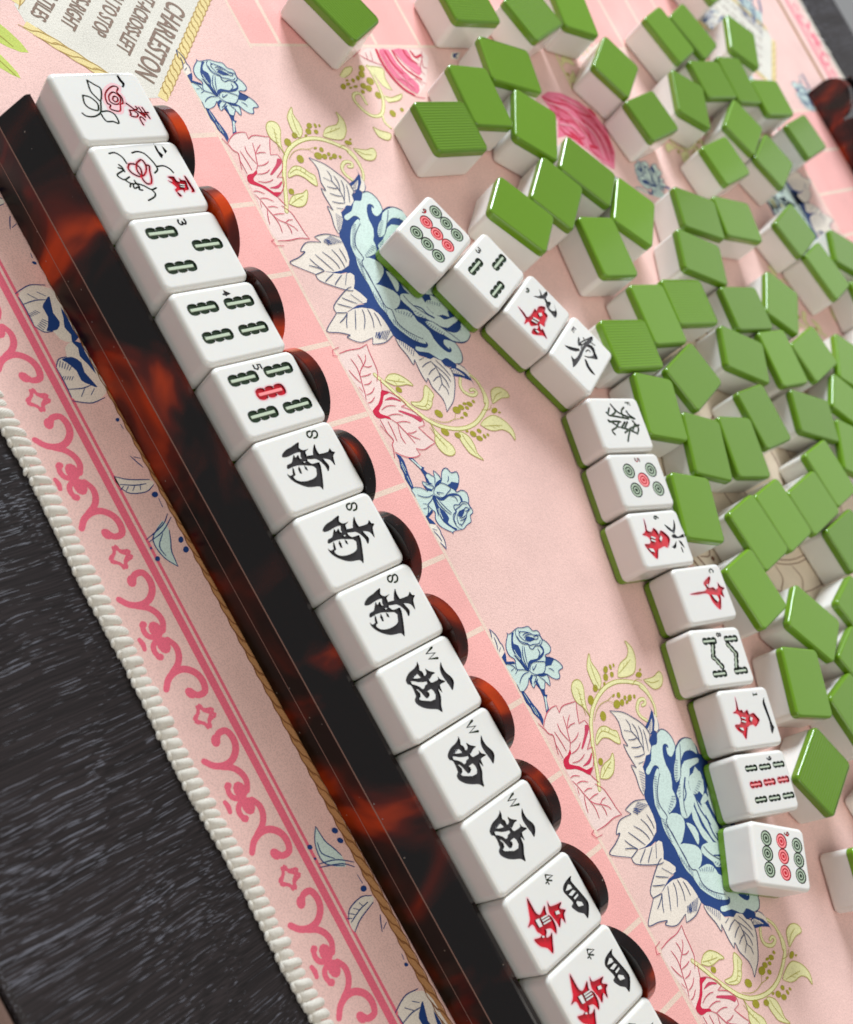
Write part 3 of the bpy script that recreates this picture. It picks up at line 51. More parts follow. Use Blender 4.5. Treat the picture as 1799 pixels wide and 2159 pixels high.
BORDER0, BORDER_PITCH = 72.3, 47.79
BORDER = [('S',1,'borderpink',0.95,1,[(-3.17,-27.58),(-1.51,-25.82),(-0.79,-23.81),(1.39,-26.23),(3.27,-26.7),(1.59,-28.07),(-0.47,-29.85),(-1.51,-27.94),(-3.17,-27.58)]),('S',1,'borderpink',2.0,1,[(6.98,-26.76),(5.76,-25.67),(5.93,-23.36),(8.55,-22.52),(11.38,-23.23),(13.52,-25.53),(13.91,-28.35),(12.79,-31.08),(10.56,-32.99)]),('S',1,'borderpink',1.85,1,[(13.99,-29.34),(15.44,-26.74),(17.59,-25.2),(20.18,-24.83),(22.6,-25.97)]),('S',1,'borderpink',1.6,1,[(22.16,-25.75),(23.44,-28.19),(22.57,-30.36),(20.69,-30.92),(18.69,-30.19)]),('F',1,'borderpink',0,0,[(8.75,-27.22),(8.66,-28.07),(7.97,-28.62),(6.96,-28.66),(5.99,-28.18),(5.45,-27.36),(5.53,-26.51),(6.22,-25.95),(7.24,-25.91),(8.21,-26.4)]),('F',1,'borderpink',0,0,[(23.96,-27.14),(23.92,-28.29),(23.0,-29.21),(21.54,-29.57),(20.11,-29.22),(19.24,-28.3),(19.27,-27.16),(20.19,-26.23),(21.66,-25.87),(23.1,-26.22)]),('F',1,'borderpink',0,0,[(19.45,-29.21),(19.95,-29.7),(20.14,-30.41),(19.96,-31.07),(19.46,-31.43),(18.85,-31.36),(18.35,-30.87),(18.16,-30.16),(18.34,-29.5),(18.84,-29.13)]),('F',1,'borderpink',0,0,[(24.55,-27.65),(24.69,-28.37),(24.36,-29.02),(23.68,-29.35),(22.9,-29.23),(22.34,-28.72),(22.19,-28.0),(22.52,-27.35),(23.21,-27.02),(23.98,-27.14)]),('S',1,'borderpink',1.5,1,[(24.07,-32.77),(22.5,-33.15)]),('F',1,'borderpink',0,0,[(24.41,-32.75),(24.41,-33.22),(24.08,-33.58),(23.53,-33.72),(22.98,-33.56),(22.64,-33.18),(22.64,-32.72),(22.97,-32.35),(23.52,-32.21),(24.07,-32.37)])]
BLUEBITS = [('F',1,'cream',0,1,[(40.48,-17.49),(42.5,-13.99),(44.2,-8.15),(45.87,-7.73),(47.04,-10.73),(46.36,-15.54),(44.05,-17.36)]),('F',1,'pale',0,1,[(56.31,-10.52),(59.49,-10.15),(62.67,-11.37),(65.32,-12.56),(69.98,-13.02),(66.34,-15.49),(62.05,-16.27),(59.41,-15.09)]),('S',3,'blue',0.3,1,[(40.48,-17.49),(42.5,-13.99),(44.2,-8.15)]),('S',3,'blue',0.3,1,[(43.11,-17.12),(44.57,-13.04),(45.05,-9.66)]),('S',3,'blue',0.3,1,[(44.05,-17.36),(46.36,-15.54),(47.26,-10.85),(45.87,-7.73)]),('S',3,'blue',0.3,1,[(59.49,-10.15),(62.67,-11.37),(65.32,-12.56),(69.98,-13.02)]),('S',3,'blue',0.3,1,[(69.98,-13.02),(66.34,-15.49),(62.05,-16.27),(59.41,-15.09),(56.74,-10.76)]),('S',3,'blue',0.3,1,[(54.99,-8.21),(57.61,-11.23),(60.04,-17.76)]),('S',3,'blue',0.3,1,[(56.18,-7.69),(59.35,-12.18),(60.9,-17.45)]),('S',3,'blue',0.3,1,[(59.78,-12.42),(62.92,-15.18),(66.07,-14.81)]),('S',3,'blue',0.3,1,[(36.18,-10.11),(38.83,-8.92),(40.33,-8.16)]),('S',3,'blue',0.3,1,[(36.65,-9.32),(37.67,-7.52)]),('S',3,'blue',0.3,1,[(50.04,-8.42),(52.81,-8.61)]),('S',3,'blue',0.3,1,[(26.64,-8.14),(28.24,-7.96)]),('S',3,'blue',0.3,1,[(43.87,-16.25),(44.71,-17.71)]),('S',3,'blue',0.3,1,[(44.26,-14.93),(45.38,-16.29)]),('S',3,'blue',0.3,1,[(44.57,-13.04),(45.91,-14.53)]),('S',3,'blue',0.3,1,[(44.74,-11.58),(46.35,-12.18)]),('F',3,'blue',0,0,[(25.29,-7.74),(25.58,-8.02),(25.71,-8.4),(25.63,-8.73),(25.36,-8.9),(25.01,-8.84),(24.72,-8.56),(24.58,-8.18),(24.67,-7.84),(24.94,-7.67)]),('F',3,'blue',0,0,[(48.98,-8.0),(49.4,-8.43),(49.55,-9.04),(49.38,-9.6),(48.96,-9.9),(48.44,-9.82),(48.02,-9.39),(47.87,-8.78),(48.04,-8.22),(48.46,-7.92)]),('F',3,'blue',0,0,[(63.4,-7.6),(63.87,-8.03),(64.06,-8.56),(63.91,-9.01),(63.48,-9.2),(62.92,-9.06),(62.46,-8.64),(62.26,-8.1),(62.41,-7.65),(62.85,-7.46)]),('F',3,'blue',0,0,[(66.5,-7.55),(66.95,-7.99),(67.13,-8.57),(66.96,-9.07),(66.51,-9.31),(65.95,-9.18),(65.49,-8.74),(65.32,-8.16),(65.49,-7.66),(65.94,-7.42)]),('F',3,'blue',0,0,[(66.25,-16.79),(66.6,-17.14),(66.72,-17.62),(66.58,-18.05),(66.21,-18.27),(65.77,-18.18),(65.42,-17.84),(65.29,-17.35),(65.44,-16.92),(65.8,-16.71)]),('F',3,'blue',0,0,[(62.78,-17.39),(62.96,-17.56),(63.02,-17.8),(62.95,-18.02),(62.77,-18.12),(62.54,-18.08),(62.37,-17.91),(62.3,-17.67),(62.38,-17.45),(62.56,-17.34)]),('F',1,'cream',0,1,[(6.46,-17.54),(4.29,-15.71),(4.05,-13.13),(1.39,-12.28),(-0.14,-9.51),(1.35,-7.25),(3.8,-5.46),(8.44,-5.81),(13.12,-5.94),(16.9,-7.66),(18.81,-12.72),(17.61,-15.6),(15.85,-17.66),(11.57,-17.45)]),('F',2,'blue',0,1,[(4.47,-14.83),(4.33,-11.78),(6.53,-9.91),(9.53,-10.44),(14.52,-8.97),(13.31,-10.88),(11.65,-12.54),(8.57,-12.46),(5.68,-13.96)]),('F',2,'blue',0,1,[(-0.14,-9.51),(2.12,-8.65),(4.56,-9.4),(7.39,-8.33),(10.69,-7.49),(7.11,-7.17),(3.43,-7.3),(0.88,-7.0)]),('S',3,'blue',0.3,1,[(6.46,-17.54),(4.29,-15.71),(4.05,-13.13)]),('S',3,'blue',0.3,1,[(6.46,-17.54),(11.57,-17.45),(15.85,-17.66)]),('S',3,'blue',0.3,1,[(16.76,-18.12),(17.84,-15.72),(18.72,-12.67),(18.0,-8.49)]),('S',3,'blue',0.3,1,[(13.32,-17.6),(13.95,-13.72),(13.64,-10.55)]),('S',3,'blue',0.3,1,[(16.24,-14.9),(14.16,-12.83)]),('S',3,'blue',0.3,1,[(16.41,-11.98),(14.77,-10.12)]),('S',3,'blue',0.3,0,[(4.84,-15.5),(6.64,-16.66)]),('S',3,'blue',0.3,0,[(5.35,-14.9),(7.02,-16.11)]),('S',3,'blue',0.3,0,[(5.86,-14.3),(7.39,-15.57)]),('S',3,'blue',0.3,0,[(6.38,-13.7),(7.76,-15.02)]),('S',3,'blue',0.3,0,[(6.89,-13.09),(8.14,-14.47)]),('S',3,'blue',0.3,0,[(9.41,-16.84),(10.23,-17.74)]),('S',3,'blue',0.3,0,[(9.56,-16.18),(10.44,-17.11)]),('S',3,'blue',0.3,0,[(9.71,-15.51),(10.64,-16.48)]),('S',3,'blue',0.3,0,[(9.85,-14.85),(10.85,-15.85)]),('S',3,'blue',0.3,0,[(10.0,-14.18),(11.05,-15.21)])]
SIDE = {'printed_side_flower':[('F',1,'creampink',0,1,[(-35.44,160.31),(-38.2,165.33),(-38.23,170.59),(-36.02,171.12),(-30.48,170.13),(-30.25,162.75),(-31.08,159.42)]),('F',1,'creampink',0,0,[(-37.96,172.4),(-38.11,196.63),(-34.37,198.36),(-29.2,194.09),(-22.42,188.72),(-16.96,180.76),(-20.42,176.22),(-25.47,172.83),(-31.58,171.53)]),('F',2,'petalmid',0,1,[(-37.68,172.22),(-37.71,177.6),(-31.56,178.24),(-24.79,181.93),(-21.38,183.78),(-17.52,180.46),(-21.54,175.61),(-26.59,172.23),(-32.69,171.59)]),('F',2,'petalmid',0,1,[(-37.73,179.64),(-37.77,187.93),(-32.66,187.96),(-29.23,190.55),(-25.86,186.84),(-30.41,182.96)]),('S',2,'crimson',1.5,1,[(-37.68,170.89),(-32.69,170.26),(-26.05,171.2),(-20.18,174.02),(-17.03,178.04)]),('S',2,'crimson',1.1,1,[(-37.44,179.45),(-32.67,179.67),(-27.6,182.44),(-24.15,187.08)]),('S',2,'crimson',1.1,1,[(-37.21,189.65),(-34.36,190.52),(-35.51,194.49)]),('S',2,'crimson',1.1,1,[(-37.14,175.2),(-31.57,175.54),(-27.08,177.97)]),('S',2,'crimson',1.1,1,[(-37.76,185.84),(-34.93,186.01),(-31.52,189.29)]),('S',3,'petalpink',0.45,1,[(-35.47,174.09),(-28.78,175.04),(-23.17,178.07)]),('S',3,'petalpink',0.45,1,[(-36.61,180.94),(-31.54,182.34),(-27.55,187.29)]),('S',3,'petalpink',0.45,1,[(-32.69,174.26),(-25.99,175.88),(-20.88,180.66)]),('S',3,'pinkline',0.28,1,[(-36.02,173.12),(-31.58,172.86)]),('S',3,'pinkline',0.28,1,[(-27.1,175.95),(-27.05,180.7)]),('S',3,'pinkline',0.28,1,[(-24.27,179.5),(-24.19,184.3)]),('S',3,'pinkline',0.28,1,[(-36.06,185.38),(-32.66,186.56),(-30.94,191.01)]),('S',3,'pinkline',0.28,1,[(-36.65,190.67),(-32.65,191.47)]),('S',3,'pinkline',0.28,1,[(-24.36,173.43),(-23.74,177.09),(-20.95,177.26)]),('S',3,'pinkline',0.28,1,[(-34.94,195.17),(-29.23,189.85),(-25.81,190.34)]),('S',3,'pinkline',0.35,1,[(-34.35,170.03),(-27.16,170.6),(-20.47,173.53),(-16.46,178.35),(-15.49,183.25)]),('S',3,'pinkline',0.35,1,[(-29.31,179.47),(-24.85,177.84),(-19.21,180.22)]),('S',3,'pinkline',0.35,1,[(-28.15,183.51),(-21.34,185.86)]),('S',3,'pinkline',0.35,1,[(-24.76,183.99),(-21.86,188.33)]),('S',3,'pinkline',0.35,1,[(-37.24,196.03),(-30.36,192.04),(-29.2,194.09)]),('S',3,'pinkline',0.35,1,[(-35.44,160.31),(-33.25,163.41),(-30.48,170.13)]),('S',3,'pinkline',0.35,1,[(-36.54,164.25),(-33.25,163.41)]),('S',3,'pinkline',0.35,1,[(-37.11,167.23),(-32.7,165.66)]),('S',3,'pinkline',0.35,1,[(-38.18,162.73),(-34.35,156.42)])],'printed_side_vine':[('S',1,'olive',1.6,1,[(-30.53,161.64),(-24.53,161.62),(-18.56,160.95),(-13.2,158.72),(-9.03,154.67),(-8.68,149.96),(-11.47,146.71),(-15.76,145.11),(-18.37,146.78),(-18.29,149.87),(-14.01,150.25)]),('S',2,'vinefill',1.05,1,[(-30.53,161.64),(-24.53,161.62),(-18.56,160.95),(-13.2,158.72),(-9.03,154.67),(-8.68,149.96),(-11.47,146.71),(-15.76,145.11),(-18.37,146.78),(-18.29,149.87),(-14.01,150.25)]),('S',1,'olive',1.2,1,[(-9.01,155.3),(-5.82,154.49),(-3.06,155.92)]),('S',2,'vinefill',0.8,1,[(-9.01,155.3),(-5.82,154.49),(-3.06,155.92)]),('F',2,'vinefill',0,1,[(-26.38,144.46),(-29.53,148.94),(-30.04,153.02),(-27.37,150.68),(-25.29,146.24)]),('F',2,'vinefill',0,1,[(-30.54,160.35),(-29.39,168.75),(-25.0,167.17),(-19.5,167.51),(-21.77,163.72),(-26.15,162.68)]),('F',2,'vinefill',0,1,[(-17.46,161.53),(-16.26,165.35),(-17.74,171.7),(-15.07,168.56),(-14.18,161.99)]),('F',2,'vinefill',0,1,[(-4.03,146.92),(-2.31,149.6),(-0.47,154.19),(2.04,151.23),(0.23,147.3)]),('S',3,'olive',0.3,1,[(-30.54,160.35),(-29.39,168.75),(-25.0,167.17),(-19.5,167.51)]),('S',3,'olive',0.3,1,[(-16.9,161.82),(-16.26,165.35),(-17.74,171.7),(-15.07,168.56),(-14.18,161.99)]),('S',3,'olive',0.3,1,[(-4.03,146.92),(-2.31,149.6),(-0.47,154.19),(2.04,151.23),(0.23,147.3),(-4.03,146.92)]),('S',3,'olive',0.3,1,[(-26.38,144.46),(-29.53,148.94),(-30.04,153.02),(-27.37,150.68),(-25.29,146.24)]),('F',2,'berry',0,0,[(-28.06,157.78),(-27.95,156.75),(-28.43,156.09),(-29.3,156.06),(-30.23,156.67),(-30.87,157.68),(-30.98,158.72),(-30.51,159.38),(-29.64,159.41),(-28.7,158.8)]),('F',2,'berry',0,0,[(-25.45,156.44),(-25.22,155.36),(-25.59,154.52),(-26.41,154.24),(-27.37,154.63),(-28.11,155.54),(-28.33,156.63),(-27.96,157.47),(-27.14,157.75),(-26.18,157.36)]),('F',2,'berry',0,0,[(-22.29,159.3),(-22.01,158.08),(-22.39,157.04),(-23.3,156.56),(-24.38,156.83),(-25.23,157.75),(-25.52,158.97),(-25.14,160.02),(-24.23,160.5),(-23.14,160.22)]),('F',2,'berry',0,0,[(-20.44,143.33),(-20.34,142.43),(-20.74,141.86),(-21.48,141.83),(-22.27,142.36),(-22.82,143.25),(-22.92,144.15),(-22.53,144.73),(-21.79,144.75),(-20.99,144.22)]),('F',2,'berry',0,0,[(-22.61,147.51),(-22.18,147.02),(-21.93,146.29),(-21.94,145.61),(-22.22,145.23),(-22.65,145.3),(-23.08,145.78),(-23.34,146.51),(-23.33,147.19),(-23.05,147.57)]),('F',2,'berry',0,0,[(-23.25,149.92),(-23.21,149.33),(-23.55,148.95),(-24.12,148.93),(-24.71,149.28),(-25.1,149.85),(-25.13,150.44),(-24.8,150.82),(-24.23,150.84),(-23.63,150.49)]),('F',2,'berry',0,0,[(-24.17,153.1),(-24.13,152.42),(-24.49,151.99),(-25.12,151.97),(-25.78,152.36),(-26.22,153.03),(-26.27,153.71),(-25.91,154.14),(-25.27,154.16),(-24.61,153.77)]),('F',2,'berry',0,0,[(-20.64,154.43),(-20.33,153.42),(-20.53,152.5),(-21.18,152.02),(-22.03,152.16),(-22.74,152.87),(-23.06,153.89),(-22.85,154.81),(-22.2,155.3),(-21.36,155.15)]),('F',2,'berry',0,0,[(-19.32,156.22),(-19.09,155.14),(-19.43,154.32),(-20.2,154.06),(-21.11,154.46),(-21.82,155.38),(-22.05,156.46),(-21.72,157.29),(-20.94,157.55),(-20.03,157.14)]),('F',2,'berry',0,0,[(-18.51,152.24),(-18.32,151.6),(-18.47,151.0),(-18.9,150.69),(-19.45,150.76),(-19.91,151.21),(-20.1,151.86),(-19.95,152.45),(-19.52,152.77),(-18.97,152.69)]),('F',2,'berry',0,0,[(-16.11,159.13),(-15.96,158.12),(-16.4,157.31),(-17.28,157.01),(-18.25,157.34),(-18.95,158.16),(-19.11,159.18),(-18.66,159.99),(-17.78,160.29),(-16.8,159.96)]),('F',2,'berry',0,0,[(-7.89,161.55),(-7.75,160.53),(-8.21,159.71),(-9.09,159.41),(-10.06,159.74),(-10.75,160.58),(-10.9,161.6),(-10.44,162.42),(-9.55,162.72),(-8.58,162.39)]),('F',2,'berry',0,0,[(-9.88,167.28),(-9.78,166.63),(-10.04,166.11),(-10.56,165.93),(-11.15,166.16),(-11.58,166.7),(-11.69,167.36),(-11.43,167.88),(-10.91,168.06),(-10.31,167.83)]),('F',2,'berry',0,0,[(-21.48,150.67),(-21.12,150.19),(-20.9,149.42),(-20.91,148.66),(-21.16,148.19),(-21.53,148.19),(-21.9,148.66),(-22.12,149.43),(-22.1,150.2),(-21.86,150.67)]),('F',2,'berry',0,0,[(-21.01,147.48),(-20.71,147.12),(-20.53,146.57),(-20.54,146.04),(-20.74,145.73),(-21.05,145.76),(-21.36,146.12),(-21.54,146.67),(-21.53,147.21),(-21.33,147.51)]),('F',2,'berry',0,0,[(-24.21,147.66),(-23.9,147.29),(-23.72,146.74),(-23.72,146.21),(-23.92,145.9),(-24.23,145.94),(-24.54,146.3),(-24.73,146.85),(-24.72,147.38),(-24.52,147.69)])],'printed_pink_rose':[('F',1,'petalmid',0,0,[(-14.37,256.42),(-16.7,263.47),(-15.87,271.74),(-11.1,281.7),(-4.38,288.51),(4.2,291.06),(16.37,287.74),(24.85,280.18),(21.2,274.16),(15.18,269.75),(10.43,264.43),(5.79,260.03),(6.61,252.31),(-1.78,258.89),(-9.33,257.75)]),('S',2,'crimson',1.1,1,[(-13.71,257.65),(-11.02,263.47),(-9.51,271.24),(-4.81,277.57),(-2.61,284.22)]),('S',2,'crimson',1.1,1,[(-11.77,259.65),(-7.19,264.92),(-3.16,270.75),(4.0,274.19),(12.33,274.87)]),('S',2,'crimson',1.1,1,[(-2.31,261.08),(-0.71,268.79),(3.3,272.9)]),('S',2,'crimson',1.1,1,[(1.92,257.75),(5.79,260.03),(7.97,265.49),(7.66,271.23)]),('S',2,'crimson',1.1,1,[(-2.94,276.08),(3.7,280.97),(9.54,281.86)]),('S',2,'crimson',1.1,1,[(1.26,283.9),(7.95,287.97),(16.86,285.39)]),('S',2,'crimson',2.2,1,[(4.72,263.56),(7.37,265.97),(10.59,267.03)]),('S',2,'crimson',2.2,1,[(12.17,272.21),(13.05,276.15)]),('S',2,'crimson',2.2,1,[(-6.41,286.36),(-3.75,288.0)]),('S',2,'rosered',1.5,1,[(-7.44,258.03),(-0.9,264.43),(8.17,268.98)]),('S',2,'rosered',1.5,1,[(-9.99,276.19),(-4.56,283.92),(3.97,286.44)]),('S',2,'rosered',1.5,1,[(5.31,287.26),(14.96,286.01)]),('S',2,'crimson',0.7,1,[(-12.13,268.8),(-9.96,277.08)]),('S',2,'crimson',0.7,1,[(-6.84,274.59),(-0.35,276.77),(7.3,276.16)]),('S',2,'crimson',0.7,1,[(7.65,282.47),(15.28,280.95),(20.32,279.63)]),('S',2,'crimson',0.7,1,[(4.45,258.41),(6.62,263.85)]),('S',2,'crimson',0.7,1,[(-7.9,280.99),(-1.24,285.94)]),('S',2,'crimson',0.7,1,[(13.21,268.59),(18.01,273.97)]),('S',2,'crimson',0.45,1,[(-13.49,265.4),(-11.35,273.61),(-6.61,280.89),(-0.03,284.01)]),('S',2,'crimson',0.45,1,[(-9.88,259.93),(-4.03,265.11),(0.1,272.71),(7.91,275.67),(14.99,276.45)]),('S',2,'crimson',0.45,1,[(0.03,257.47),(2.78,262.41),(9.18,264.52),(14.04,271.61),(20.07,276.05)]),('S',2,'crimson',0.45,1,[(-4.04,280.68),(2.59,284.71),(11.71,285.81),(21.12,281.84)]),('S',2,'crimson',0.45,1,[(-13.05,258.89),(-8.54,262.42),(-3.52,262.03)]),('S',2,'crimson',0.45,1,[(2.47,268.98),(5.88,273.59),(11.06,274.97)]),('S',3,'petalpink',0.6,1,[(-11.82,257.94),(-9.09,264.63),(-6.32,271.44)]),('S',3,'petalpink',0.6,1,[(-5.77,269.19),(-1.86,271.53),(7.81,273.88)]),('S',3,'petalpink',0.6,1,[(0.07,258.32),(1.04,265.59),(5.04,269.67)]),('S',3,'petalpink',0.6,1,[(-3.16,270.75),(2.24,277.46),(8.16,280.16),(18.86,277.04)]),('S',3,'petalpink',0.6,1,[(3.84,283.7),(15.46,283.67)]),('S',3,'petalpink',0.6,1,[(11.24,267.42),(17.88,272.2),(23.54,279.83)]),('S',3,'petalpink',0.6,1,[(-13.37,269.78),(-8.62,278.78),(-3.93,283.41)]),('S',3,'petalpink',0.6,1,[(7.66,271.23),(13.27,269.46)])],'printed_blue_leaf':[('F',1,'cream',0,0,[(-36.74,213.94),(-36.76,219.26),(-33.19,215.21),(-33.78,211.11)]),('F',2,'blue',0,0,[(-36.15,214.27),(-36.46,218.28),(-34.97,214.95),(-33.78,215.63),(-34.37,213.02)])]}
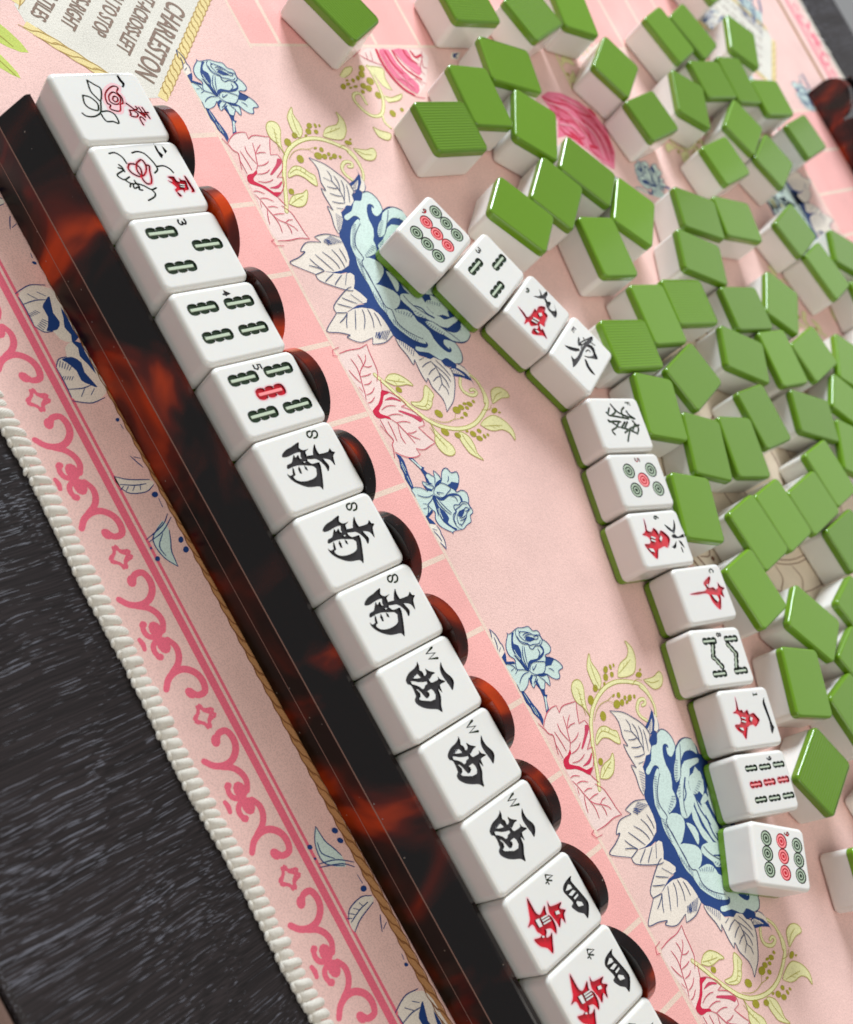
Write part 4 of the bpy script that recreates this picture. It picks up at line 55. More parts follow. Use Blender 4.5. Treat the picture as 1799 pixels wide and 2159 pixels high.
FACES = {
 'R0': {'marks':[('index_mark','black',[[(-10.11,7.0),(-9.44,7.52),(-8.08,7.74),(-6.9,8.07),(-5.75,7.15),(-5.96,6.57),(-6.72,7.19),(-8.09,6.78)]],[],[]),('leaf_spray','green',[],[],[(0.5,[(-8.26,-3.01),(-6.71,-1.42),(-5.34,-0.28),(-1.77,-2.3),(-2.94,-3.09),(-4.86,-3.73),(-8.26,-3.01)]),(0.5,[(-3.61,-6.8),(-2.99,-4.92),(-1.06,-3.74),(0.44,-4.18),(1.17,-4.95),(0.34,-6.91),(-1.19,-7.56),(-3.61,-6.8)]),(0.5,[(1.72,-9.85),(2.69,-9.1),(2.97,-7.04),(2.3,-5.01),(1.21,-3.85),(-1.77,-2.3)]),(0.5,[(1.58,-4.06),(1.48,-1.75),(2.69,-0.32),(5.35,-0.53),(4.71,-2.01),(4.62,-3.84),(3.46,-4.34),(2.14,-4.36)])]),('rose_outline','red',[],[],[(0.5,[(-0.77,-0.7),(-2.1,-0.54),(-3.61,0.09),(-5.11,1.67),(-6.21,4.0),(-5.6,5.21),(-4.27,4.09),(-2.71,4.77),(-0.8,4.1),(-0.44,3.13),(1.44,2.09),(1.59,0.86),(0.76,-0.78),(-0.36,0.02),(-0.77,-0.7)]),(0.5,[(-1.69,0.37),(-3.2,1.01),(-4.31,2.76),(-3.7,3.77),(-2.34,4.18),(-0.83,3.15),(-0.5,1.62),(-1.11,0.62),(-1.69,0.37)]),(0.5,[(-2.04,1.51),(-2.97,2.41),(-2.75,3.25),(-1.79,3.1),(-1.25,2.04),(-2.04,1.51)])]),('character','red',[],[],[(0.5,[(-0.71,5.11),(1.26,6.59)]),(0.5,[(0.4,7.46),(1.18,7.67),(1.61,5.62),(1.46,4.94),(2.6,4.81),(3.21,4.34),(3.67,6.02),(2.69,6.96),(1.63,6.13)]),(0.5,[(0.69,8.34),(3.79,8.81)]),(0.5,[(0.73,9.36),(4.36,9.94)]),(0.5,[(1.4,6.77),(2.48,8.24),(2.45,10.49)]),(0.5,[(3.01,8.47),(3.2,9.94)]),(0.5,[(4.79,8.12),(3.74,7.54),(4.21,6.75),(6.26,6.77)]),(0.5,[(1.94,7.38),(3.92,8.74)])])],'bams':[],'dots':[],'idx':None},
 'R1': {'marks':[('index_mark','black',[[(-10.37,6.41),(-9.49,6.82),(-7.75,6.82),(-6.54,7.53),(-5.45,6.51),(-6.05,6.25),(-8.19,6.08)],[(-9.38,8.56),(-8.57,9.1),(-7.57,9.45),(-6.86,8.4),(-8.22,8.49)]],[],[]),('stem_lines','green',[],[],[(0.5,[(-8.06,-8.78),(-8.19,-6.84),(-6.7,-5.41),(-4.8,-5.14)]),(0.5,[(-7.77,-1.85),(-8.1,-0.04),(-7.32,1.85),(-4.93,3.05),(-2.79,3.41),(-1.88,2.89),(-1.21,1.72)]),(0.5,[(-3.16,3.62),(-3.18,5.81),(-2.1,7.2),(-0.83,7.67)]),(0.5,[(-4.62,-7.69),(-3.63,-7.11),(-2.32,-7.08)]),(0.5,[(-3.73,-8.36),(-2.89,-7.14),(-1.78,-9.63),(-0.85,-9.58),(0.0,-8.37),(-0.76,-6.44)]),(0.5,[(0.0,-8.37),(1.23,-7.17),(1.36,-5.73),(0.44,-5.59)]),(0.5,[(1.23,-7.17),(2.28,-7.94)]),(0.5,[(1.66,-6.65),(2.76,-6.88),(2.5,-5.6)]),(0.5,[(1.36,-5.73),(2.36,-5.14),(3.25,-5.64),(3.53,-4.65)]),(0.5,[(1.4,-5.36),(2.31,-3.58),(3.6,-1.98),(3.2,-0.2)]),(0.5,[(3.6,-1.98),(4.78,-1.49),(5.84,-2.28),(6.73,-4.72)])]),('bloom_outline','red',[],[],[(0.55,[(-3.85,-5.1),(-4.54,-4.33),(-4.22,-2.6),(-2.83,-1.84),(-0.63,-2.69),(-0.72,-3.79),(-1.78,-5.11),(-3.13,-5.5),(-3.85,-5.1)]),(0.55,[(-4.74,-1.93),(-5.55,-0.12),(-3.99,0.36),(-1.97,-0.58),(-0.61,-2.51),(-2.18,-3.17),(-3.66,-2.72),(-4.74,-1.93)]),(0.55,[(-3.81,0.26),(-3.54,1.28),(-1.88,0.53),(0.35,-0.14),(1.78,-1.15),(1.66,-2.44),(0.11,-2.91),(-0.99,-2.49)])]),('character','red',[[(0.2,5.13),(0.26,6.96),(0.83,7.25),(1.74,7.36),(1.96,8.17),(0.94,8.45),(1.59,9.02),(1.84,10.14),(3.18,9.99),(4.66,9.61),(4.84,8.39),(5.38,7.76),(4.61,7.58),(4.64,6.3),(5.04,5.76),(6.29,6.35),(6.51,5.54),(5.14,5.24),(4.24,5.23),(3.72,6.06),(2.46,5.38),(1.35,4.62),(1.89,5.71),(1.15,5.82)],[(0.56,10.41),(0.7,10.96),(2.99,11.22),(5.12,11.34),(5.66,10.62),(5.45,10.03),(4.89,10.43),(2.91,10.31)]],[[(2.68,7.76),(3.05,9.18),(3.33,8.95),(3.05,7.6)],[(3.35,7.52),(3.63,8.97),(3.91,8.68),(3.61,7.41)]],[])],'bams':[],'dots':[],'idx':None},
 'R5': {'marks':[('index_mark','darkgreen',[],[],[(0.55,[(-9.35,5.66),(-9.26,4.58),(-8.34,4.07),(-7.67,4.57),(-8.09,5.55),(-8.92,6.14),(-9.01,7.22),(-8.17,7.52),(-7.24,6.74),(-7.16,5.62)])]),('character','black',[[(-7.42,0.25),(-5.92,-0.58),(-4.91,0.38),(-4.86,2.18),(-4.3,0.68),(-3.19,0.36),(-4.68,-1.07),(-4.78,-3.16),(-4.53,-5.45),(-4.87,-7.01),(-5.67,-6.59),(-6.48,-4.86),(-6.81,-2.72)],[(-3.21,-0.5),(-2.53,4.56),(-2.36,7.59),(-3.14,8.78),(-2.12,9.02),(-1.59,9.81),(-0.66,8.51),(1.91,7.5),(0.03,6.92),(-1.14,4.55),(-1.83,1.45),(-2.63,-1.09)],[(-5.58,4.77),(-4.07,4.46),(-2.53,4.56),(-0.08,5.2),(1.54,5.57),(2.79,4.3),(1.17,4.29),(-0.78,3.42),(-2.05,2.26),(-4.04,3.23)],[(-4.56,-3.3),(-3.62,-3.26),(-4.2,-2.03),(-3.1,-2.09),(-2.65,-1.42),(-1.57,-1.55),(-1.84,-0.29),(-0.63,0.68),(-0.34,3.23),(1.3,1.49),(0.11,0.64),(-0.58,-1.1),(-1.31,-3.23),(-1.52,-5.24),(-1.42,-7.43),(-2.46,-6.97),(-2.66,-5.36),(-3.56,-4.37)],[(-0.31,-8.42),(0.49,-7.79),(0.31,-6.32),(1.28,-7.02),(2.57,-6.14),(3.28,-4.02),(3.31,-1.44),(2.68,0.2),(0.85,1.25),(0.07,3.09),(2.78,2.08),(6.96,-0.21),(5.85,-0.9),(5.04,-4.3),(3.14,-6.93),(1.27,-8.28)],[(-1.22,-3.72),(-0.2,-3.64),(1.07,-3.98),(0.72,-4.53),(-0.43,-4.44)],[(-0.91,-1.98),(-0.14,-1.52),(0.84,-1.72),(0.18,-2.33)],[(-1.46,-5.79),(-0.96,-5.6),(0.8,-6.12),(0.97,-6.82),(-0.15,-6.62)],[(-4.78,-0.79),(-3.32,0.44),(-1.63,-0.21),(-2.0,-1.49),(-3.52,-1.6)]],[],[])],'bams':[],'dots':[],'idx':None},
 'R8': {'marks':[('index_mark','darkgreen',[],[],[(-0.72,[(-9.4,6.56),(-8.56,3.7),(-7.65,6.62),(-6.98,3.62),(-6.08,6.55)])]),('character','black',[[(-7.88,-0.39),(-6.62,-0.49),(-5.64,-1.01),(-4.8,-0.45),(-3.62,-0.51),(-3.97,0.53),(-5.22,0.9),(-4.16,1.71),(-3.0,3.24),(-2.89,2.11),(-2.28,0.74),(-2.1,0.22),(-1.19,0.48),(-1.01,1.8),(-1.07,3.04),(-1.81,3.44),(-0.76,3.74),(0.36,4.93),(0.39,3.16),(0.72,2.53),(2.55,2.12),(1.18,1.53),(3.28,1.06),(5.28,-0.27),(7.03,-1.03),(5.76,-2.07),(4.61,-4.36),(3.42,-6.09),(1.89,-7.29),(0.7,-7.33),(-0.05,-6.36),(-0.41,-6.28),(-2.06,-6.0),(-3.3,-6.13),(-3.79,-6.8),(-4.8,-6.84),(-5.62,-6.01),(-6.34,-4.49),(-6.66,-2.47),(-7.24,-1.02)],[(-4.73,6.77),(-3.43,6.49),(-1.75,6.61),(0.04,7.45),(1.13,7.61),(2.14,7.13),(3.41,5.64),(2.01,5.46),(0.25,5.14),(-1.66,4.93),(-3.13,5.28),(-4.2,6.11)]],[[(-4.56,-4.27),(-4.99,-2.37),(-3.83,-1.91),(-3.69,-2.14),(-4.13,-3.5)],[(-4.16,-5.39),(-3.86,-4.71),(-3.04,-3.51),(-2.44,-2.14),(-2.07,-0.84),(-1.48,-0.88),(-1.3,-2.05),(-0.82,-2.53),(-0.85,-3.28),(-1.72,-3.68),(-2.62,-4.58),(-3.36,-5.58)],[(-1.6,-5.18),(-1.38,-4.7),(-0.27,-4.21),(1.06,-3.88),(1.78,-3.62),(1.89,-2.92),(1.47,-2.09),(0.78,-1.86),(0.29,-2.28),(0.21,-0.66),(1.09,-0.25),(2.26,-0.32),(3.12,-1.07),(2.99,-2.68),(2.21,-4.19),(1.52,-5.49),(0.96,-5.86),(0.58,-4.95),(-0.25,-4.61),(-1.08,-4.91)]],[])],'bams':[],'dots':[],'idx':None},
 'R11': {'marks':[('index_mark','darkgreen',[],[],[(-0.45,[(-9.15,2.75),(-7.84,2.23),(-7.79,4.89),(-9.19,2.68)]),(-0.45,[(-7.84,2.23),(-6.82,3.83)]),(-0.45,[(-7.3,1.52),(-7.31,2.33),(-6.56,2.36)])]),('character','black',[[(-4.54,10.52),(-3.48,9.64),(-0.88,10.27),(2.2,11.08),(4.53,11.23),(7.3,8.58),(5.67,8.14),(4.23,6.53),(2.02,5.42),(1.4,6.56),(-1.01,5.9),(-2.7,5.53),(-4.05,7.04)]],[[(-2.32,6.32),(-3.27,8.06),(-2.76,8.75),(-1.76,8.76),(-1.93,7.5)],[(-1.04,6.48),(-1.27,8.63),(-0.47,9.37),(-0.14,7.4)],[(0.5,7.54),(0.36,9.52),(0.89,9.47),(1.16,7.72)],[(2.12,7.47),(1.74,8.07),(2.83,9.42),(3.83,9.42),(3.26,7.64)]],[]),('character','red',[[(-7.58,-6.44),(-5.24,-6.24),(-3.05,-6.17),(-1.98,-5.1),(-3.03,-2.5),(-1.12,-3.25),(0.57,-2.23),(3.14,-2.46),(4.67,-3.61),(2.75,-4.28),(2.01,-5.8),(1.85,-7.25),(1.16,-8.78),(-0.72,-8.83),(-1.42,-9.4),(-1.48,-10.79),(-2.65,-9.09),(-4.55,-8.09)],[(1.95,-10.97),(2.51,-9.09),(2.23,-8.08),(1.04,-8.58),(2.13,-5.9),(3.57,-7.07),(3.97,-5.81),(3.58,-4.69),(5.43,-5.78),(7.95,-7.59),(5.92,-8.46),(4.27,-10.25)],[(-3.32,-1.03),(-1.94,-0.97),(-1.24,1.15),(-0.77,3.05),(0.15,1.64),(1.54,3.06),(2.13,1.91),(4.15,0.89),(2.41,0.42),(4.01,-1.44),(2.17,-1.66),(0.68,-2.05),(-1.06,-2.23)]],[[(0.01,-0.31),(0.37,0.91),(1.29,0.8),(0.88,-0.49)],[(3.08,-8.14),(2.56,-8.24),(2.74,-7.55),(3.35,-7.42)],[(-1.19,-5.58),(-0.79,-2.99),(-0.37,-3.01),(-0.72,-5.58)],[(-0.49,-5.61),(-0.05,-2.95),(0.37,-2.98),(-0.03,-5.62)],[(0.28,-5.71),(0.73,-3.05),(1.14,-3.07),(0.74,-5.71)],[(-1.7,-7.51),(-1.43,-6.17),(0.77,-6.37),(0.48,-7.45)]],[])],'bams':[],'dots':[],'idx':None},
 'R2': {'marks':[],'bams':[(-5.92,-6.02,0,'green',1.0),(-0.76,5.95,0,'green',1.0),(4.68,-5.88,0,'green',1.0)],'dots':[],'idx':('3','black',-9.18,1.78)},
 'R3': {'marks':[],'bams':[(-5.19,-5.88,0,'green',1.0),(-5.05,6.04,0,'green',1.0),(3.28,-5.99,0,'green',1.0),(3.25,6.04,0,'green',1.0)],'dots':[],'idx':('4','black',-8.72,3.54)},
 'R4': {'marks':[],'bams':[(-6.0,-5.89,0,'green',1.0),(-6.1,6.18,0,'green',1.0),(-0.6,0.16,0,'red',1.0),(4.85,-5.75,0,'green',1.0),(5.01,6.12,0,'green',1.0)],'dots':[],'idx':('5','black',-9.44,0.16)},
 'U0': {'marks':[],'bams':[],'dots':[(-5.14,8.94,'green'),(0.21,8.74,'green'),(5.68,8.49,'green'),(-5.22,1.05,'red'),(0.12,0.74,'red'),(5.58,0.56,'red'),(-5.33,-6.88,'green'),(-0.05,-7.03,'green'),(5.45,-7.41,'green')],'idx':('9','red',-9.11,4.42)},
 'U1': {'marks':[],'bams':[(0.23,6.97,0,'green',1.0),(-5.31,-4.77,0,'green',1.0),(5.83,-4.96,0,'green',1.0)],'dots':[],'idx':('3','black',-8.55,2.97)},
 'U2': {'marks':[('character','black',[[(-5.03,10.22),(-3.65,9.66),(-2.69,9.04),(-2.27,12.52),(-1.15,11.58),(-0.81,9.19),(0.94,8.27),(0.47,6.98),(-1.33,8.01),(-2.61,6.66),(-5.28,4.67),(-3.23,7.92)],[(0.28,6.72),(0.72,9.11),(1.72,9.35),(2.21,6.75),(3.63,6.51),(4.67,8.39),(2.79,10.22),(5.65,7.98),(6.33,4.98),(3.62,5.19),(1.89,5.43)]],[],[]),('character','red',[[(-7.72,-6.17),(-4.39,-6.28),(-2.88,-6.78),(-2.02,-4.73),(-2.11,-0.12),(-1.16,-0.1),(-1.3,2.75),(0.73,5.14),(1.65,2.9),(3.3,2.56),(4.06,-1.58),(4.55,-3.48),(2.47,-4.17),(4.11,-6.2),(4.56,-5.17),(6.33,-6.18),(7.83,-7.54),(6.13,-7.71),(4.1,-10.0),(2.03,-11.52),(1.59,-8.76),(2.84,-7.48),(2.28,-5.71),(0.33,-8.77),(-1.31,-8.03),(-2.1,-10.8),(-2.75,-8.29),(-4.07,-7.55)]],[[(-0.83,-3.96),(1.83,-2.9),(1.73,-3.72),(-0.76,-4.72)],[(-0.69,-5.48),(1.72,-4.59),(1.63,-5.31),(-0.74,-6.4)],[(-0.08,-0.35),(0.74,1.22),(1.65,0.3),(0.94,-1.11)],[(2.21,-8.75),(2.86,-8.14),(4.23,-7.72),(3.79,-8.74)]],[])],'bams':[],'dots':[],'idx':('9','darkgreen',-9.04,4.5)},
 'U3': {'marks':[('character','black',[[(-1.25,10.1),(-0.3,11.97),(0.55,10.14),(-0.01,6.45),(-0.39,2.46),(0.11,-1.48),(0.06,-6.09),(-0.48,-9.59),(-1.75,-7.86),(-3.49,-5.6),(-1.87,-5.76),(-1.27,-3.28),(-1.44,-0.08),(-1.51,3.88),(-1.41,7.52)],[(-7.98,-4.08),(-5.12,-1.74),(-2.31,0.8),(-1.61,0.28),(-2.82,-1.88),(-5.07,-3.69),(-6.66,-4.06)],[(-5.04,5.62),(-3.98,5.28),(-3.44,3.66),(-2.49,4.22),(-2.31,2.71),(-3.18,1.69),(-4.3,3.11)],[(-0.57,5.71),(0.84,7.57),(2.64,7.61),(3.91,6.35),(6.1,4.57),(4.17,2.36),(1.95,0.34),(0.78,-0.04),(2.91,2.15),(3.7,4.34),(2.75,5.42),(1.23,5.75),(-0.23,4.99)],[(1.59,-1.28),(2.54,-0.91),(4.46,-2.13),(6.57,-2.81),(8.47,-3.5),(6.34,-4.24),(3.78,-3.56),(2.53,-2.34)]],[],[(0.55,[(-3.21,7.48),(-1.35,6.43)]),(0.55,[(-3.22,3.67),(-1.72,8.17),(-0.13,11.6)]),(0.55,[(-1.7,1.89),(-2.05,4.05),(-0.32,8.09),(2.34,9.26)]),(0.55,[(0.5,2.47),(1.01,4.29),(2.13,4.31)])])],'bams':[],'dots':[],'idx':('E','black',-7.99,6.65)},
 'U4': {'marks':[('character','darkgreen',[],[],[(0.85,[(-8.08,-2.34),(-6.3,-1.18),(-4.77,0.1)]),(0.85,[(-4.8,-6.3),(-3.28,-4.7),(-4.78,-1.26),(-6.05,-1.31)]),(0.85,[(-6.56,-3.76),(-4.04,-5.67)]),(0.85,[(-6.8,4.54),(-5.27,2.4),(-2.72,2.15)]),(0.85,[(-4.77,0.1),(-3.22,3.43),(-1.9,8.32)]),(0.85,[(-1.9,8.32),(-3.72,5.76),(-5.26,5.15)]),(0.85,[(-3.27,-4.03),(-2.74,-0.23),(-1.93,4.86)]),(0.85,[(-1.53,-6.9),(0.26,-3.76),(1.54,-2.37)]),(0.85,[(-0.78,-6.6),(-0.99,-3.14),(-0.71,-0.22)]),(0.85,[(-0.97,-1.11),(1.52,-3.71),(2.73,-6.66),(4.49,-5.86)]),(0.85,[(-0.68,2.16),(1.81,-1.14)]),(0.85,[(-0.67,3.53),(2.08,0.43)]),(0.85,[(1.55,-1.35),(2.36,2.0)]),(0.85,[(0.68,9.46),(1.89,4.31),(3.84,-0.12)]),(0.85,[(-1.15,6.54),(1.95,8.45),(4.47,6.47)]),(0.85,[(0.39,7.15),(3.41,4.23)]),(0.85,[(2.88,3.11),(5.38,1.16),(7.37,-0.19)]),(0.85,[(4.22,6.59),(2.9,3.8)])])],'bams':[],'dots':[],'idx':('F','darkgreen',-8.19,7.32)},
 'U5': {'marks':[],'bams':[],'dots':[(-3.95,-5.38,'green'),(-4.15,6.98,'green'),(-0.17,1.01,'red'),(3.72,-4.9,'green'),(3.62,7.39,'green')],'idx':('5','red',-8.88,1.2)},
 'U6': {'marks':[('character','black',[[(-5.38,3.89),(-4.0,6.1),(-2.93,7.29),(-4.54,8.84),(-6.92,10.11),(-4.47,9.87),(-2.58,8.72),(-1.44,7.55),(-1.99,6.79),(-3.34,5.05)],[(-0.84,5.83),(-1.18,7.76),(-0.11,8.96),(-0.85,12.2),(-0.77,13.23),(0.21,13.2),(0.52,10.75),(0.54,7.9),(0.15,6.0)],[(1.48,7.4),(4.03,5.9),(4.52,4.73),(3.59,3.48),(3.0,5.19)],[(1.32,8.54),(1.93,9.99),(4.68,10.64),(3.34,9.23)],[(4.01,8.52),(4.3,9.07),(6.48,8.96),(5.95,8.4)]],[],[]),('character','red',[[(-8.24,-6.12),(-5.59,-6.12),(-3.69,-6.42),(-3.06,-4.38),(-4.38,-2.68),(-3.08,-1.31),(-1.84,-0.93),(-3.16,0.79),(-1.8,2.84),(0.48,4.08),(3.65,1.36),(3.03,-0.38),(3.55,-2.71),(4.13,-4.37),(7.52,-6.47),(5.19,-8.63),(3.18,-9.94),(1.48,-10.41),(1.47,-7.72),(0.12,-6.69),(-1.39,-7.6),(-2.27,-9.83),(-3.53,-7.51)]],[[(-1.44,-5.22),(-0.57,-3.29),(-0.14,-3.86),(-0.92,-5.83)],[(-0.29,-5.81),(0.58,-3.89),(1.01,-4.45),(0.24,-6.29)],[(-1.3,-0.18),(-0.29,0.33),(1.05,-1.06),(0.05,-1.43)],[(3.01,-9.19),(3.45,-6.73),(4.9,-6.47),(4.28,-8.16)]],[])],'bams':[],'dots':[],'idx':('6','darkgreen',-9.39,0.8)},
 'U7': {'marks':[('character','red',[[(-0.59,-8.95),(-0.99,-4.51),(-1.03,-0.21),(-2.07,1.44),(-3.85,0.6),(-5.33,2.86),(-6.3,5.57),(-4.87,5.15),(-2.2,2.59),(-1.92,5.35),(-1.09,6.35),(-1.65,8.13),(-3.54,8.81),(-1.97,9.79),(-1.05,11.65),(-0.01,9.81),(2.41,9.56),(1.27,7.98),(3.14,7.31),(6.77,5.06),(5.09,2.93),(3.05,1.88),(0.59,1.43),(-0.12,-0.71),(-0.08,-5.0)]],[[(-3.61,3.0),(-3.12,3.1),(-2.23,2.32),(-3.22,2.07)],[(0.76,3.14),(1.28,5.77),(3.03,6.27),(3.87,5.06),(2.28,3.76)]],[])],'bams':[],'dots':[],'idx':('C','darkgreen',-8.32,7.63)},
 'U8': {'marks':[],'bams':[(-6.27,-4.85,0,'green',0.8),(-6.36,7.37,0,'green',0.8),(-2.31,-4.64,68,'green',0.72),(1.67,-3.76,-52,'green',0.72),(-2.52,6.23,-52,'green',0.72),(1.96,6.55,68,'green',0.72),(6.09,-4.81,0,'green',0.8),(5.86,7.35,0,'green',0.8)],'dots':[],'idx':('8','black',-8.94,1.22)},
 'U9': {'marks':[('character','black',[[(-6.91,10.51),(-5.07,10.14),(-1.35,10.38),(3.28,10.68),(4.47,11.18),(6.8,8.98),(4.95,8.79),(2.25,9.37),(-1.46,8.99),(-4.71,8.75)]],[],[]),('character','red',[[(-8.02,-5.62),(-5.74,-5.49),(-3.26,-5.59),(-3.13,-3.93),(-2.18,-3.33),(-2.91,-0.92),(-1.29,-0.62),(-1.55,1.94),(-0.07,3.36),(1.36,4.1),(3.38,1.04),(2.58,-0.33),(3.03,-2.97),(4.7,-4.43),(7.44,-6.24),(5.33,-7.46),(3.81,-9.49),(1.98,-10.14),(1.78,-7.2),(0.08,-6.08),(-1.79,-6.94),(-2.42,-9.24),(-3.58,-6.81)]],[[(-0.74,-5.03),(-0.11,-2.9),(0.3,-3.37),(-0.28,-5.44)],[(0.58,-5.42),(1.2,-3.37),(1.61,-3.83),(1.04,-5.9)],[(-0.36,-0.36),(0.18,0.79),(1.44,-0.5),(0.71,-1.06)],[(3.04,-8.12),(3.21,-6.15),(4.34,-5.98),(4.01,-7.2)]],[])],'bams':[],'dots':[],'idx':('1','darkgreen',-8.83,6.05)},
 'U10': {'marks':[],'bams':[(-5.66,-6.83,0,'green',0.68),(-5.52,0.82,0,'green',0.68),(-5.72,8.74,0,'green',0.68),(0.13,-6.69,0,'red',0.68),(-0.01,0.94,0,'red',0.68),(-0.14,8.84,0,'red',0.68),(5.55,-6.35,0,'green',0.68),(5.7,1.24,0,'green',0.68),(5.64,9.11,0,'green',0.68)],'dots':[],'idx':('9','black',-9.22,4.24)},
 'U11': {'marks':[],'bams':[],'dots':[(-5.57,-6.7,'green'),(-0.34,-6.96,'green'),(5.13,-6.9,'green'),(-5.4,1.1,'red'),(-0.15,1.18,'red'),(5.47,1.11,'red'),(-4.8,9.17,'green'),(0.3,9.06,'green'),(5.77,8.99,'green')],'idx':('9','red',-9.16,4.28)},
}
# ---------------------------------------------------------------- materials
def lin(c):
    return tuple((x / 12.92 if x <= 0.04045 else ((x + 0.055) / 1.055) ** 2.4) for x in [v / 255 for v in c]) + (1.0,)
class NT:
    def __init__(s, name):
        s.m = bpy.data.materials.new(name); s.m.use_nodes = True; s.t = s.m.node_tree; s.n = s.t.nodes
        s.b = s.n['Principled BSDF']
    def new(s, t, **kw):
        n = s.n.new(t)
        for k, v in kw.items(): setattr(n, k, v)
        return n
    def link(s, a, b): s.t.links.new(a, b)
    def noise(s, scale, detail=2, rough=0.5, vec=None, dist=0.0):
        n = s.new('ShaderNodeTexNoise'); n.inputs['Scale'].default_value = scale; n.inputs['Detail'].default_value = detail
        n.inputs['Roughness'].default_value = rough; n.inputs['Distortion'].default_value = dist
        if vec is not None: s.link(vec, n.inputs['Vector'])
        return n
    def ramp(s, fac, stops):
        r = s.new('ShaderNodeValToRGB'); e = r.color_ramp.elements
        while len(e) < len(stops): e.new(0.5)
        for i, (p, c) in enumerate(stops): e[i].position = p; e[i].color = c
        s.link(fac, r.inputs[0]); return r
    def mix(s, fac, a, b, mode='MIX'):
        n = s.new('ShaderNodeMix', data_type='RGBA', blend_type=mode)
        for sock, v in ((n.inputs[0], fac), (n.inputs[6], a), (n.inputs[7], b)):
            if hasattr(v, 'is_output') or hasattr(v, 'links'): s.link(v, sock)
            else: sock.default_value = v
        return n.outputs[2]
    def bump(s, height, strength, dist, normal=None):
        n = s.new('ShaderNodeBump'); n.inputs['Strength'].default_value = strength; n.inputs['Distance'].default_value = dist
        s.link(height, n.inputs['Height'])
        if normal is not None: s.link(normal, n.inputs['Normal'])
        return n.outputs[0]
    def coords(s, kind='Object'): return s.new('ShaderNodeTexCoord').outputs[kind]
    def mapping(s, vec, scale=(1, 1, 1), rot=(0, 0, 0)):
        n = s.new('ShaderNodeMapping'); n.inputs['Scale'].default_value = scale; n.inputs['Rotation'].default_value = rot
        s.link(vec, n.inputs[0]); return n.outputs[0]

def tile_mat(name, rgb, sss, coat, rough, vlo=.955, vhi=1.015):
    q = NT(name); b = q.b; co = q.coords('Object')
    oi = q.new('ShaderNodeObjectInfo')
    n = q.noise(180, 3, 0.6, co)
    base = q.mix(n.outputs[0], tuple(c * 0.985 for c in lin(rgb)[:3]) + (1,), lin(rgb))
    hv = q.new('ShaderNodeHueSaturation'); q.link(base, hv.inputs['Color'])
    mr = q.new('ShaderNodeMapRange'); mr.inputs[3].default_value = vlo; mr.inputs[4].default_value = vhi; q.link(oi.outputs['Random'], mr.inputs[0]); q.link(mr.outputs[0], hv.inputs['Value'])
    q.link(hv.outputs[0], b.inputs['Base Color'])
    b.inputs['Roughness'].default_value = rough; b.inputs['IOR'].default_value = 1.5
    b.inputs['Subsurface Weight'].default_value = sss; b.inputs['Subsurface Radius'].default_value = (1.0, 0.8, 0.6)
    b.inputs['Subsurface Scale'].default_value = 0.0016
    b.inputs['Coat Weight'].default_value = coat; b.inputs['Coat Roughness'].default_value = 0.08
    sm = q.noise(900, 4, 0.6, co); wv = q.noise(60, 2, 0.5, co)
    rr = q.new('ShaderNodeMapRange'); rr.inputs[3].default_value = rough * 0.95; rr.inputs[4].default_value = rough * 1.1
    q.link(wv.outputs[0], rr.inputs[0]); q.link(rr.outputs[0], b.inputs['Roughness'])
    q.link(q.bump(sm.outputs[0], 0.04, 0.0002), b.inputs['Normal'])
    return q.m
M = {}
M['white'] = tile_mat('ivory_white_melamine', (232, 229, 222), 0.25, 0.25, 0.24)
M['halo'] = tile_mat('pink_halo_in_white', (246, 196, 198), 0.2, 0.25, 0.24)
M['back'] = tile_mat('green_melamine', (104, 146, 18), 0.05, 0.32, 0.24, .84, 1.10)

SHADED_WALL = {}
def simple_flat(name, rgb):
    q = NT(name); q.b.inputs['Base Color'].default_value = lin(rgb); q.b.inputs['Roughness'].default_value = 0.22
    n = q.noise(1500, 1, 0.5, q.coords('Object')); q.link(q.bump(n.outputs[0], 0.3, 0.0001), q.b.inputs['Normal']); return q.m
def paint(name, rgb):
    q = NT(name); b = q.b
    SHADED_WALL[name] = simple_flat(name + '_shaded_groove', tuple(int(c * .42) for c in rgb))  # darker copy of the paint puts shade on the engraving walls for depth
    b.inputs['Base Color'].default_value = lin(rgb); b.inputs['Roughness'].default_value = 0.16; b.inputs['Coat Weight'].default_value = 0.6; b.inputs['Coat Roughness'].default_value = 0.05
    bv = q.new('ShaderNodeBevel', samples=4); bv.inputs['Radius'].default_value = 0.00022
    n = q.noise(1100, 2, 0.5, q.coords('Object'))
    q.link(q.bump(n.outputs[0], 0.25, 0.00012, bv.outputs[0]), b.inputs['Normal'])
    return q.m
for k, c in dict(black=(46, 43, 45), green=(38, 60, 36), darkgreen=(52, 76, 38), red=(214, 16, 40), bamboo_core=(196, 208, 182), red_core=(255, 150, 150), green_ring=(168, 184, 158), red_ring=(255, 140, 142)).items():
    M['p_' + k] = paint('engraved_%s_paint' % k, c)

